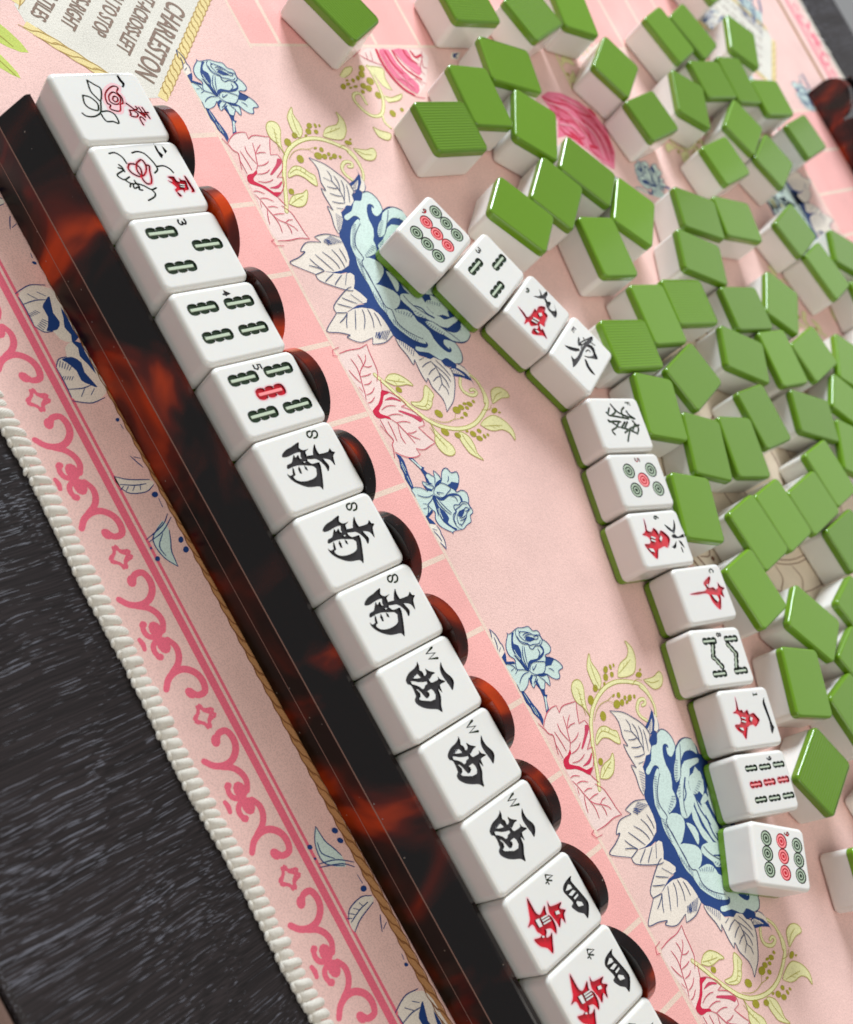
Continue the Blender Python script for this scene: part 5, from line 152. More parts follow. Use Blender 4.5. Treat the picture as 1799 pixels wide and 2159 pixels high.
def cloth(name, rgb, speck=0.75):
    q = NT(name); b = q.b; co = q.coords('Object')
    sp = q.noise(2600, 1, 0.5, co)
    r = q.ramp(sp.outputs[0], [(0.40, (speck, speck, speck, 1)), (0.52, (1, 1, 1, 1))])
    lg = q.noise(45, 3, 0.6, co)
    r2 = q.ramp(lg.outputs[0], [(0.3, (0.93, 0.93, 0.93, 1)), (0.7, (1.03, 1.03, 1.03, 1))])
    c = q.mix(1.0, lin(rgb), r.outputs[0], 'MULTIPLY'); c = q.mix(1.0, c, r2.outputs[0], 'MULTIPLY')
    q.link(c, b.inputs['Base Color']); b.inputs['Roughness'].default_value = 0.82
    b.inputs['Sheen Weight'].default_value = 0.15; b.inputs['Specular IOR Level'].default_value = 0.25
    kn = q.new('ShaderNodeTexVoronoi'); kn.inputs['Scale'].default_value = 1500; q.link(co, kn.inputs['Vector'])
    rp = q.noise(16, 2, 0.5, q.new('ShaderNodeNewGeometry').outputs['Position'])
    q.link(q.bump(kn.outputs[0], 0.22, 0.0002, q.bump(rp.outputs[0], 0.35, 0.004)), b.inputs['Normal'])
    return q.m
INK = dict(base=(243, 201, 190), cell=(249, 180, 172), gridline=(240, 212, 192), pale=(208, 226, 216), cream=(240, 228, 212), creampink=(244, 216, 206), blue=(22, 60, 122), blueline=(62, 74, 112),
           pinkline=(206, 72, 96), crimson=(206, 14, 62), rosered=(206, 62, 92), petalpink=(244, 176, 184), petalmid=(236, 118, 146), vinefill=(238, 232, 172), olive=(178, 168, 74), berry=(164, 154, 32), borderpink=(240, 108, 130),
           card=(226, 220, 206), brown=(138, 112, 96), ropetan=(196, 142, 92), ropeline=(140, 88, 48), ropeyellow=(236, 214, 148), ropegold=(190, 156, 84), centre=(232, 214, 190), centreline=(126, 78, 52), leafgreen=(196, 208, 96))
for k, c in INK.items(): M['i_' + k] = cloth('mat_print_' + k, c, 0.84 if k not in ('blue', 'crimson', 'blueline') else 0.93)

def simple(name, rgb, rough, sc=300, bs=0.2):
    q = NT(name); b = q.b; co = q.coords('Object'); n = q.noise(sc, 4, 0.6, co)
    c = q.mix(n.outputs[0], tuple(x * 0.82 for x in lin(rgb)[:3]) + (1,), lin(rgb)); q.link(c, b.inputs['Base Color'])
    b.inputs['Roughness'].default_value = rough; q.link(q.bump(n.outputs[0], bs, 0.0006), b.inputs['Normal']); return q.m
def tortoise(name, spec=0.5, rough=0.10, sh=0.0):
    q = NT(name); b = q.b; co = q.coords('Object')
    n = q.noise(33, 2.6, 0.52, q.mapping(co, (1.2, 0.8, 0.8)), 0.9)
    r = q.ramp(n.outputs[0], [(0.485 + sh, lin((15, 6, 5))), (0.56 + sh, lin((50, 15, 8))), (0.64 + sh, lin((94, 21, 5))), (0.76 + sh, lin((190, 60, 6)))])
    b.inputs['Roughness'].default_value = rough; b.inputs['Specular IOR Level'].default_value = spec
    b.inputs['Coat Weight'].default_value = 0.0
    b.inputs['Subsurface Weight'].default_value = 0.25; b.inputs['Subsurface Radius'].default_value = (1.0, 0.25, 0.05); b.inputs['Subsurface Scale'].default_value = 0.004
    d = q.new('ShaderNodeTexVoronoi'); d.inputs['Scale'].default_value = 190; q.link(co, d.inputs['Vector'])
    dr = q.ramp(d.outputs['Distance'], [(0.030, (1, 1, 1, 1)), (0.045, (0, 0, 0, 1))])
    q.link(q.mix(dr.outputs[0], r.outputs[0], lin((150, 140, 132))), b.inputs['Base Color'])
    sc = q.noise(400, 3, 0.5, q.mapping(co, (0.05, 1, 1)))
    q.link(q.bump(sc.outputs[0], 0.03, 0.0002), b.inputs['Normal'])
    return q.m
M['tortoise'] = tortoise('tortoiseshell_acrylic'); M['tortoise_sawn'] = tortoise('tortoiseshell_acrylic_sawn_edge', 0.12, 0.30, -0.045); M['tortoise_plate'] = tortoise('tortoiseshell_acrylic_plate', 0.42, 0.10, -0.085); M['edge_highlight'] = simple('painted_edge_highlight', (150, 112, 98), 0.3, 900)  # last one: pale colour painted along the front edges as hairline highlights

def wood(name):
    q = NT(name); b = q.b; co = q.coords('Object')
    big = q.noise(9, 3, 0.5, co, 0.4)
    add = q.new('ShaderNodeVectorMath', operation='ADD'); q.link(co, add.inputs[0])
    sc = q.new('ShaderNodeVectorMath', operation='SCALE'); q.link(big.outputs[1], sc.inputs[0]); sc.inputs['Scale'].default_value = 0.012
    q.link(sc.outputs[0], add.inputs[1])
    v = q.mapping(add.outputs[0], (1, 0.008, 1), (0, 0, 0))
    pore = q.noise(3300, 1.0, 0.5, v)
    band = q.noise(60, 2, 0.5, q.mapping(add.outputs[0], (1, 0.12, 1)))
    thr = q.new('ShaderNodeMath', operation='MULTIPLY_ADD'); q.link(band.outputs[0], thr.inputs[0]); thr.inputs[1].default_value = 0.36; q.link(pore.outputs[0], thr.inputs[2])
    fine = q.ramp(q.noise(2600, 1, 0.5, q.mapping(add.outputs[0], (1, 0.004, 1))).outputs[0], [(0.35, (0, 0, 0, 1)), (0.7, (1, 1, 1, 1))])
    pr = q.ramp(thr.outputs[0], [(0.795, (0, 0, 0, 1)), (0.825, (1, 1, 1, 1))])
    brk = q.noise(2400, 1.5, 0.5, q.mapping(co, (1, 0.07, 1))); br = q.ramp(brk.outputs[0], [(0.44, (0, 0, 0, 1)), (0.50, (1, 1, 1, 1))])
    f = q.new('ShaderNodeMath', operation='MULTIPLY'); q.link(pr.outputs[0], f.inputs[0]); q.link(br.outputs[0], f.inputs[1])
    basec = q.ramp(big.outputs[0], [(0.35, lin((25, 21, 21))), (0.65, lin((34, 29, 29)))])
    bc = q.mix(fine.outputs[0], basec.outputs[0], lin((50, 43, 43)))
    fs = q.new('ShaderNodeMath', operation='MULTIPLY'); q.link(f.outputs[0], fs.inputs[0]); fs.inputs[1].default_value = 0.75
    c = q.mix(fs.outputs[0], bc, lin((112, 112, 120)))
    q.link(c, b.inputs['Base Color']); b.inputs['Roughness'].default_value = 0.34
    b.inputs['Specular IOR Level'].default_value = 0.3
    q.link(q.bump(f.outputs[0], 0.25, 0.0003), b.inputs['Normal'])
    return q.m
M['wood'] = wood('black_open_grain_wood')
M['floor'] = simple('cream_floor', (222, 208, 190), 0.6, 20)
M['edgewood'] = simple('brown_table_edge', (110, 84, 72), 0.4, 120)
def yarn():
    q = NT('cream_cotton_yarn'); b = q.b; co = q.coords('UV')
    wv = q.new('ShaderNodeTexWave', wave_type='BANDS', bands_direction='DIAGONAL'); wv.inputs['Scale'].default_value = 3.2; wv.inputs['Distortion'].default_value = 1.2; wv.inputs['Detail'].default_value = 2; q.link(co, wv.inputs['Vector'])
    n = q.noise(1500, 3, 0.6, q.coords('Object'))
    c = q.mix(n.outputs[0], lin((216, 208, 193)), lin((244, 239, 227))); q.link(c, b.inputs['Base Color']); b.inputs['Roughness'].default_value = 0.9
    b.inputs['Sheen Weight'].default_value = 0.3
    x = q.bump(wv.outputs[0], 0.45, 0.00025); q.link(q.bump(n.outputs[0], 0.4, 0.0002, x), b.inputs['Normal']); return q.m
M['yarn'] = yarn()

# ---------------------------------------------------------------- mesh helpers
def obj(name, me, parent=None, loc=(0, 0, 0)):
    o = bpy.data.objects.new(name, me); COL.objects.link(o); o.location = [c * MM for c in loc]
    if parent: o.parent = parent
    return o
def mesh(name, V, F, mats, mi=None, smooth=False, normals=None, uv=None):
    me = bpy.data.meshes.new(name); me.from_pydata([tuple(float(c) * MM for c in p) for p in V], [], [tuple(f) for f in F])
    for x in mats: me.materials.append(x)
    if mi is not None: me.polygons.foreach_set('material_index', mi)
    if smooth: me.polygons.foreach_set('use_smooth', [True] * len(me.polygons))
    if uv is not None:
        l = me.uv_layers.new(name='uv'); idx = np.zeros(len(me.loops), dtype=np.int32); me.loops.foreach_get('vertex_index', idx)
        l.data.foreach_set('uv', np.asarray(uv, dtype=np.float32)[idx].ravel())
    me.update()
    if normals is not None: me.normals_split_custom_set_from_vertices([tuple(n) for n in normals])
    return me
def inside(P, poly):
    x, y = P[:, 0], P[:, 1]; c = np.zeros(len(P), bool); n = len(poly); p = np.asarray(poly)
    j = n - 1
    for i in range(n):
        xi, yi = p[i]; xj, yj = p[j]
        k = ((yi > y) != (yj > y)) & (x < (xj - xi) * (y - yi) / ((yj - yi) if yj != yi else 1e-12) + xi); c ^= k; j = i
    return c
def cmr(p, n=3, closed=False):
    p = np.asarray(p, float)
    if len(p) < 3: return p
    q = np.vstack([p[-1], p, p[0], p[1]]) if closed else np.vstack([2 * p[0] - p[1], p, 2 * p[-1] - p[-2]])
    t = (np.arange(n) / n)[:, None]; out = []
    for i in range(1, len(q) - 2):
        a, b, c, d = q[i - 1], q[i], q[i + 1], q[i + 2]
        out.append(.5 * (2 * b + (c - a) * t + (2 * a - 5 * b + 4 * c - d) * t ** 2 + (3 * b - a - 3 * c + d) * t ** 3))
    if not closed: out.append(p[-1:])
    return np.vstack(out)
def dist_line(P, L):
    L = np.asarray(L); d = np.full(len(P), 1e9)
    for a, b in zip(L[:-1], L[1:]):
        ab = b - a; t = np.clip(((P - a) @ ab) / max(ab @ ab, 1e-12), 0, 1); d = np.minimum(d, np.hypot(*(P - a - t[:, None] * ab).T))
    return d
def ribbon_outline(L, w):
    L = np.asarray(L, float); n = len(L); t = np.gradient(L, axis=0); t /= np.maximum(np.hypot(t[:, 0], t[:, 1]), 1e-9)[:, None]
    nn = np.stack([-t[:, 1], t[:, 0]], 1); a = L + nn * w / 2; b = L - nn * w / 2
    e1 = L[-1] + t[-1] * w * .45; e0 = L[0] - t[0] * w * .45
    return np.vstack([a, [e1], b[::-1], [e0]])
class Ink:
    """an engraved area: polygons minus holes, plus strokes"""
    def __init__(s, polys=(), holes=(), strokes=()):
        s.polys = [np.asarray(cmr(p, 3, True) if len(p) > 7 else p, float) for p in polys]; s.holes = [np.asarray(h, float) for h in holes]
        s.strokes = [(abs(w), cmr(l, 3) if w > 0 else np.asarray(l, float)) for w, l in strokes]
    def outlines(s): return s.polys + s.holes + [ribbon_outline(l, w) for w, l in s.strokes]
    def has(s, P):
        c = np.zeros(len(P), bool)
        for p in s.polys: c |= inside(P, p)
        for h in s.holes: c &= ~inside(P, h)
        for w, l in s.strokes: c |= (dist_line(P, l) < w * 0.52)
        return c
def cdt(outlines):
    V = []; E = []
    for p in outlines:
        k = len(V); V += [Vector((float(a), float(b))) for a, b in p]; n = len(p); E += [(k + i, k + (i + 1) % n) for i in range(n)]
    r = delaunay_2d_cdt(V, E, [], 0, 1e-5)
    vs = np.array([(v.x, v.y) for v in r[0]]); ts = np.array([list(f) for f in r[2] if len(f) == 3])
    a, b, c = vs[ts[:, 0]], vs[ts[:, 1]], vs[ts[:, 2]]
    cr = (b[:, 0] - a[:, 0]) * (c[:, 1] - a[:, 1]) - (b[:, 1] - a[:, 1]) * (c[:, 0] - a[:, 0])
    ts[cr < 0] = ts[cr < 0][:, ::-1]; keep = np.abs(cr) > 1e-9
    return vs, ts[keep]
DEPTH = 0.5
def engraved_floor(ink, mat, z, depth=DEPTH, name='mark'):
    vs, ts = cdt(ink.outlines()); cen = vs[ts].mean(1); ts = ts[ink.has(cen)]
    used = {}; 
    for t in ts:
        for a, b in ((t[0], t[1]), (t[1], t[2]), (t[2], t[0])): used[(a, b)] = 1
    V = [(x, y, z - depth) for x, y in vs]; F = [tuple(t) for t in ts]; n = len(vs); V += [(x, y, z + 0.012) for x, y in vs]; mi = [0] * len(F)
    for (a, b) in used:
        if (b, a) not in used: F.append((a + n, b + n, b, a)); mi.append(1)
    return mesh(name, V, F, [mat, SHADED_WALL[mat.name]], mi)

RC_ = 2.4      # plan corner radius
def flat_outline(n=5, RAD=1.5):
    cx, cy = TW / 2 - RC_, TH / 2 - RC_; r = RC_ - RAD; return [(sx * cx + r * math.cos(R(90 * q + 90 * i / n)), sy * cy + r * math.sin(R(90 * q + 90 * i / n))) for q, (sx, sy) in enumerate(((1, 1), (-1, 1), (-1, -1), (1, -1))) for i in range(n + 1)]
def rings(w, h, z0, z1, R_, lats, seam=None, n=5):
    """rounded-box rings; lats: list of (latitude deg or 'z', value)"""
    V = []; N = []; cnt = 4 * (n + 1)
    cx, cy = w / 2 - RC_, h / 2 - RC_
    for kind, val in lats:
        if kind == 'lat': la = R(val); zc = (z1 - R_) if val >= 0 and seam != 'b' or val > 0 else (z0 + R_); z = zc + R_ * math.sin(la); rr = RC_ - R_ + R_ * math.cos(la); nz = math.sin(la); nr = math.cos(la)
        else: z, rr, nz, nr = val[0], RC_ - val[1], 0.0, 1.0
        for qd, (sx, sy) in enumerate(((1, 1), (-1, 1), (-1, -1), (1, -1))):
            for i in range(n + 1):
                lo = R(90 * qd + 90 * i / n); V.append((sx * cx + rr * math.cos(lo), sy * cy + rr * math.sin(lo), z)); N.append((nr * math.cos(lo), nr * math.sin(lo), nz))
    F = []
    for k in range(len(lats) - 1):
        for i in range(cnt):
            j = (i + 1) % cnt; F.append((k * cnt + i, k * cnt + j, (k + 1) * cnt + j, (k + 1) * cnt + i))
    return V, F, N, cnt
RAD = 1.5
def tile_back(flip, ribbed):
    """green slab; z from 0 to SEAM (mirrored to the top when flip)"""
    RAD = 1.0
    L = [('lat', -90 + 18 * i) for i in range(5)] + [('z', (RAD, 0.0)), ('z', (SEAM - .12, 0.0)), ('z', (SEAM, 0.12))]
    V, F, N, cnt = rings(TW, TH, 0, TT, RAD, L, 'b')
    cx, cy = TW / 2 - RAD, TH / 2 - RAD
    fo = flat_outline(5, RAD)
    if not ribbed:
        k = len(V); V += [(x, y, 0) for x, y in fo]; N += [(0, 0, -1)] * len(fo); F.append(tuple(range(k + len(fo) - 1, k - 1, -1)))
    else:
        k = len(V); V += [(x, y, 0.17) for x, y in fo]; N += [(0, 0, -1)] * len(fo); F.append(tuple(range(k + len(fo) - 1, k - 1, -1)))
        nr = 17; pts = []; cy -= .0; cx -= .0
        for i in range(nr):
            x0 = -cx + 2 * cx * i / nr; ww = 2 * cx / nr
            for t in (0, .14, .28, .5, .72, .86): pts.append((x0 + t * ww, 0.16 * math.exp(-((t) / .16) ** 2) + 0.16 * math.exp(-((t - 1) / .16) ** 2)))
        pts.append((cx, 0.16)); k = len(V)
        for i, (x, d) in enumerate(pts):
            a = pts[max(i - 1, 0)]; b = pts[min(i + 1, len(pts) - 1)]; sl = (b[1] - a[1]) / max(b[0] - a[0], 1e-6); q = math.hypot(sl, 1)
            for y in (-cy, cy): V.append((x, y, d)); N.append((sl / q, 0, -1 / q))
        for i in range(len(pts) - 1): F.append((k + 2 * i, k + 2 * i + 1, k + 2 * i + 3, k + 2 * i + 2))
    if flip: V = [(x, -y, TT - z) for x, y, z in V]; N = [(x, -y, -z) for x, y, z in N]
    return mesh('green_back', V, F, [M['back']], smooth=True, normals=N)
def tile_body(flip, inks=None):
    L = [('z', (SEAM, 0.12)), ('z', (SEAM + .15, 0.0)), ('z', (TT - RAD, 0.0))] + [('lat', 18 * (i + 1)) for i in range(5)]
    V, F, N, cnt = rings(TW, TH, 0, TT, RAD, L)
    cx, cy = TW / 2 - RAD, TH / 2 - RAD
    if not inks:
        fo = flat_outline(); k = len(V); V += [(x, y, TT) for x, y in fo]; N += [(0, 0, 1)] * len(fo); F.append(tuple(range(k, k + len(fo))))
    else:
        outl = [np.array(flat_outline())]
        for i in inks: outl += i.outlines()
        vs, ts = cdt(outl); cen = vs[ts].mean(1); ink = np.zeros(len(cen), bool)
        for i in inks: ink |= i.has(cen)
        ts = ts[~ink]; k = len(V)
        V += [(x, y, TT) for x, y in vs]; N += [(0, 0, 1)] * len(vs); F += [tuple(int(a) + k for a in t) for t in ts]
        used = set()
        for t in ts:
            for a, b in ((t[0], t[1]), (t[1], t[2]), (t[2], t[0])): used.add((int(a), int(b)))
        for a, b in list(used):                                   # rounded lips of the engraving
            pass
    if flip: V = [(x, -y, TT - z) for x, y, z in V]; N = [(x, -y, -z) for x, y, z in N]
    return mesh('white_body', V, F, [M['white']], smooth=True, normals=N)

# ---- marks on the faces
CH = {'3': [[(-.8, 1), (.2, 1.1), (.8, .6), (.2, .1), (-.1, .1)], [(.1, .1), (.9, -.3), (.5, -1), (-.2, -1.1), (-.8, -.8)]],
      '4': [[(.3, -1.1), (.3, 1.1), (-.8, -.4), (.8, -.4)]], '5': [[(.7, 1.1), (-.5, 1.1), (-.6, .2), (.2, .3), (.8, -.3), (.3, -1), (-.7, -1)]],
      '9': [[(.6, .5), (.1, 1.1), (-.6, .6), (-.2, .1), (.5, .3), (.6, .6), (.5, -.5), (-.2, -1.1)]], '1': [[(-.3, .7), (.1, 1.1), (.1, -1.1)], [(-.4, -1.1), (.5, -1.1)]],
      '6': [[(.4, 1.1), (-.4, .5), (-.6, -.5), (0, -1.1), (.6, -.6), (.2, 0), (-.5, -.2)]], '8': [[(0, .1), (-.6, .6), (0, 1.1), (.6, .6), (0, .1), (-.7, -.5), (0, -1.1), (.7, -.5), (0, .1)]],
      'E': [[(.6, 1.1), (-.6, 1.1), (-.6, -1.1), (.6, -1.1)], [(-.6, 0), (.4, 0)]], 'F': [[(.6, 1.1), (-.6, 1.1), (-.6, -1.1)], [(-.6, .1), (.4, .1)]],
      'C': [[(.7, .7), (0, 1.1), (-.7, .4), (-.7, -.4), (0, -1.1), (.7, -.7)]]}
def stick(x, y, ang, sc):
    """lobed bamboo stick and its core bar, long axis up the face"""
    out = []
    for side in (1, -1):
        for l in range(3):
            cy_ = (l - 1) * 3.05 * side
            for a in np.linspace(-80, 80, 9): out.append((side * (0.75 + 1.02 * math.cos(R(a))), cy_ + side * 1.75 * math.sin(R(a))))
            if False: pass
        out.append((0.0, side * -1.0 * 0 + (4.95 if side == 1 else -4.95)))
    core = [(-.42, -4.0), (.42, -4.0), (.42, 4.0), (-.42, 4.0)]
    c, s = math.cos(R(ang)) * sc, math.sin(R(ang)) * sc
    f = lambda pts: [(x + a * c - b * s, y + a * s + b * c) for a, b in pts]
    return f(out), f(core)
def circle(x, y, r, n=26): return [(x + r * math.cos(t), y + r * math.sin(t)) for t in np.arange(n) / n * 2 * math.pi]
def face_parts(fc):
    """list of (part name, Ink, material, depth, inner meshes)"""
    out = []
    for nm, col, polys, holes, strokes in fc['marks']: out.append((nm, Ink(polys, holes, strokes), 'p_' + col, DEPTH, None))
    for x, y, a, col, sc in fc['bams']:
        o_, c_ = stick(x, y, a, sc); ink = Ink((), (), ()); ink.polys = [np.array(o_)]
        out.append(('bamboo_stick', ink, 'p_green' if col == 'green' else 'p_red', DEPTH, ('core', c_, 'p_bamboo_core' if col == 'green' else 'p_red_core')))
    rad = 3.0 if len(fc['dots']) == 5 else 2.74
    for x, y, col in fc['dots']:
        ink = Ink(); ink.polys = [np.array(circle(x, y, rad))]
        out.append(('dot', ink, 'p_green' if col == 'green' else 'p_red', 0.3, ('rings', (x, y, rad), 'p_green_ring' if col == 'green' else 'p_red_ring')))
    if fc['idx']:
        ch, col, x, y = fc['idx']; x = max(x, -8.3); ink = Ink((), (), [((-.58 if ch in '41EFW5' else .58), [(x + a * .95, y + b * 1.05) for a, b in l]) for l in CH[ch]])
        out.append(('index_mark', ink, 'p_' + col, 0.3, None))
    return out
def halo(ink, others, width, mat, name):  # subsurface glow around the red marks, put in as a pink band
    outl = ink.outlines(); band = Ink(); band.strokes = [(width, np.vstack([p, p[:1]])) for p in ink.polys] + [(w_ + width, l) for w_, l in ink.strokes]
    vs, ts = cdt([ribbon_outline(l, w_) for w_, l in band.strokes] + outl + [p for o_ in others for p in o_.outlines()])
    cen = vs[ts].mean(1); k = band.has(cen)
    for o_ in others: k &= ~o_.has(cen)
    ts = ts[k & (np.abs(cen[:, 0]) < TW / 2 - 1.7) & (np.abs(cen[:, 1]) < TH / 2 - 1.7)]
    return mesh(name, [(x, y, TT + .006) for x, y in vs], [tuple(t) for t in ts], [mat])
def flat_ring(x, y, r0, r1, z, mat, n=26):
    V = []; F = []
    for i in range(n):
        t = i / n * 2 * math.pi; V += [(x + r0 * math.cos(t), y + r0 * math.sin(t), z), (x + r1 * math.cos(t), y + r1 * math.sin(t), z)]
    for i in range(n): j = (i + 1) % n; F.append((2 * i, 2 * i + 1, 2 * j + 1, 2 * j))
    return V, F
MESH = {}
def make_faced(name, key, loc, rot):
    fc = FACES[key]; parts = face_parts(fc)
    root = bpy.data.objects.new(name, None); COL.objects.link(root); root.empty_display_size = 0.01
    root.location = [c * MM for c in loc]; root.rotation_euler = rot
    # keep overlapping dots apart for the face cut-out
    obj('white_body', tile_body(False, [p[1] for p in parts]), root); obj('green_back', MESH['back_up'], root)
    for nm, ink, mt, dep, inner in parts:
        e = obj(nm, engraved_floor(ink, M[mt], TT, dep, nm), root)
        if mt == 'p_red' and nm in ('character', 'bloom_outline', 'rose_outline', 'bamboo_stick'):
            obj('pink_halo', halo(ink, [p[1] for p in parts], 1.5 if nm == 'rose_outline' else .7, M['halo'], 'pink_halo'), e)
        if inner and inner[0] == 'core':
            c = np.array(inner[1]); V = [(x, y, TT - dep + 0.02) for x, y in c] + [(x, y, TT - 0.14) for x, y in c]
            F = [(4, 5, 6, 7), (0, 1, 5, 4), (1, 2, 6, 5), (2, 3, 7, 6), (3, 0, 4, 7)]
            obj('core_bar', mesh('core_bar', V, F, [M[inner[2]]]), e)
        if inner and inner[0] == 'rings':
            x, y, rd = inner[1]
            for r0, r1 in ((rd * .60, rd * .84), (rd * .24, rd * .42)):
                V, F = flat_ring(x, y, r0, r1, TT - dep + 0.2, None); obj('ring', mesh('ring', V, F, [M[inner[2]]]), e)
    return root
def tag(o, label, cat, group=None, kind=None):
    o['label'] = label
    if cat: o['category'] = cat
    if group: o['group'] = group
    if kind: o['kind'] = kind
def copy_tree(o, parent=None):
    c = o.copy(); COL.objects.link(c); c.parent = parent
    for ch in list(o.children): copy_tree(ch, c)
    return c
MESH['back_up'] = tile_back(False, False); MESH['back_down'] = tile_back(True, False); MESH['rib_down'] = tile_back(True, True); MESH['body_down'] = tile_body(True)

# ---------------------------------------------------------------- table and floor (setting)
def box(x0, x1, y0, y1, z0, z1):
    V = [(x0, y0, z0), (x1, y0, z0), (x1, y1, z0), (x0, y1, z0), (x0, y0, z1), (x1, y0, z1), (x1, y1, z1), (x0, y1, z1)]
    return V, [(3, 2, 1, 0), (4, 5, 6, 7), (0, 1, 5, 4), (1, 2, 6, 5), (2, 3, 7, 6), (3, 0, 4, 7)]
V, F = box(-2500, 2500, -2500, 2500, -760, -740); o = obj('floor', mesh('floor', V, F, [M['floor']])); o['kind'] = 'structure'
tbl = bpy.data.objects.new('table', None); COL.objects.link(tbl); tbl.location = (0.17, 0.26, -0.002)
tag(tbl, 'black open-grain wooden table under the pink mat', 'table')
def bevbox(name, x0, x1, y0, y1, z0, z1, b, mat, parent, loc=(0, 0, 0)):
    P = [(x0 + b, y0), (x1 - b, y0), (x1, y0 + b), (x1, y1 - b), (x1 - b, y1), (x0 + b, y1), (x0, y1 - b), (x0, y0 + b)]
    def inset(p, d):
        cx_, cy_ = (x0 + x1) / 2, (y0 + y1) / 2
        return [(x - math.copysign(d, x - cx_) if True else x, y - math.copysign(d, y - cy_)) for x, y in p]
    V = []; 
    for d, z in ((b, z0), (0, z0 + b), (0, z1 - b), (b * .3, z1 - b * .3), (b, z1)): V += [(x, y, z) for x, y in inset(P, d)]
    F = [tuple(range(7, -1, -1)), tuple(range(32, 40))]
    for k in range(4):
        for i in range(8): j = (i + 1) % 8; F.append((k * 8 + i, k * 8 + j, k * 8 + 8 + j, k * 8 + 8 + i))
    return obj(name, mesh(name, V, F, [mat]), parent, loc)
bevbox('table_top', -620, 620, -363, 368, -22, 0, 2.0, M['wood'], tbl)
bevbox('edge_band', -640, -0.0 + 640, -384, -363.4, -24, -0.6, 1.5, M['edgewood'], tbl)
for sx in (-1, 1):
    for sy in (-1, 1): bevbox('leg', sx * 570 - 25, sx * 570 + 25, sy * 320 - 25, sy * 320 + 25, -738, -22.4, 2, M['wood'], tbl)

# ---------------------------------------------------------------- mat
MT = 1.6
mat = bpy.data.objects.new('playing_mat', None); COL.objects.link(mat); mat.rotation_euler = (0, 0, MAT_ROT); mat.location = (0, 0, -0.002)
tag(mat, 'pink printed playing mat with a floral border and thick cream corded edge', 'mat')
MX0, MX1, MY0, MY1 = -139.0, 480.0, -37.5, 566.0
ZM = 2.0    # mat surface above the table, mat empty sits at table height
V, F = box(MX0, MX1, MY0, MY1, 0.05, ZM); obj('cloth', mesh('cloth', V, F, [M['i_base']]), mat)
CNT = [0]
def motif(items, name, parent, zoff=0.0, flip=False):
    V = []; F = []; mi = []; mats = []; mid = {}
    for it, (kind, layer, col, wd, sm, pts) in enumerate(items):
        if col not in mid: mid[col] = len(mats); mats.append(M['i_' + col])
        z = 0.012 + (layer - 1) * 0.06 + it * 0.0005 + zoff
        if kind == 'F':
            p = cmr(pts, 2, True) if sm else np.asarray(pts, float)
            k = len(V); V += [(x, y, z) for x, y in p]
            for t in tessellate_polygon([[Vector((x, y, 0)) for x, y in p]]):
                a, b, c = t; ar = (p[b][0] - p[a][0]) * (p[c][1] - p[a][1]) - (p[b][1] - p[a][1]) * (p[c][0] - p[a][0])
                if abs(ar) > 1e-9: F.append((k + a, k + b, k + c) if ar > 0 else (k + c, k + b, k + a)); mi.append(mid[col])
        else:
            L = cmr(pts, 3) if len(pts) > 2 else np.asarray(pts, float)
            n = len(L); t = np.gradient(L, axis=0); t /= np.maximum(np.hypot(t[:, 0], t[:, 1]), 1e-9)[:, None]; nn = np.stack([-t[:, 1], t[:, 0]], 1)
            wv = wd * (0.86 + 0.14 * np.sin(np.linspace(0, math.pi, n)))
            if wd < .7: wv = wd * (0.45 + 0.6 * np.sqrt(np.sin(np.linspace(0.12, math.pi - .12, n))))
            k = len(V)
            for i in range(n):
                for s_ in (1, -1): V.append((L[i][0] + nn[i][0] * wv[i] / 2 * s_, L[i][1] + nn[i][1] * wv[i] / 2 * s_, z + i * 1e-5))
            for i in range(n - 1): F.append((k + 2 * i + 1, k + 2 * i + 3, k + 2 * i + 2, k + 2 * i)); mi.append(mid[col])
            if wd > .9:
                for e_, c0 in ((0, L[0]), (1, L[-1])):
                    kk = len(V); V += [(c0[0] + wd * .42 * math.cos(a), c0[1] + wd * .42 * math.sin(a), z + .0006 + e_ * .0003) for a in np.arange(10) / 10 * 2 * math.pi]; F.append(tuple(range(kk, kk + 10))); mi.append(mid[col])
    me = mesh(name, V, F, mats, mi)
    return me
def place(me, name, mtx):
    o = bpy.data.objects.new(name, me); COL.objects.link(o); o.parent = mat; o.matrix_parent_inverse = Matrix.Identity(4); o.matrix_local = mtx; return o
def T(x, y, z=ZM): return Matrix.Translation((x * MM, y * MM, z * MM))
MIR = Matrix.Diagonal((-1, 1, 1, 1)); MIRY = Matrix.Diagonal((1, -1, 1, 1))
# grid of darker cells, near and far strips, left strip
V = []; F = []; mi = []
def quad(x0, x1, y0, y1, z, m_):
    k = len(V); V.extend([(x0, y0, z), (x1, y0, z), (x1, y1, z), (x0, y1, z)]); F.append((k, k + 1, k + 2, k + 3)); mi.append(m_)
GX = [22.0 + 26.55 * k for k in range(-1, 15)]
quad(-4.5, 400, 8, 76.2, .004, 0); quad(1.5, 400, 453.8, 522, .004, 0); quad(-108, -39.6, 110, 420, .004, 0)
quad(-38, 400, 75.7, 76.9, .008, 1); quad(-38, 400, 453.1, 454.3, .008, 1); quad(-40.2, -39.0, 110, 420, .008, 1); quad(-108, -38.2, 109.4, 110.6, .0085, 1)
for x in GX: quad(x - .9, x + .9, 8, 75.5, .010, 1); quad(x - .9 + 6, x + .9 + 6, 454.4, 522, .010, 1)
for k in range(12): y = 112 + 24.4 * k; quad(-108, -40.3, y + 12 - .8, y + 12 + .8, .010, 1)
place(mesh('printed_grid', V, F, [M['i_cell'], M['i_gridline']], mi), 'printed_grid', T(0, 0))
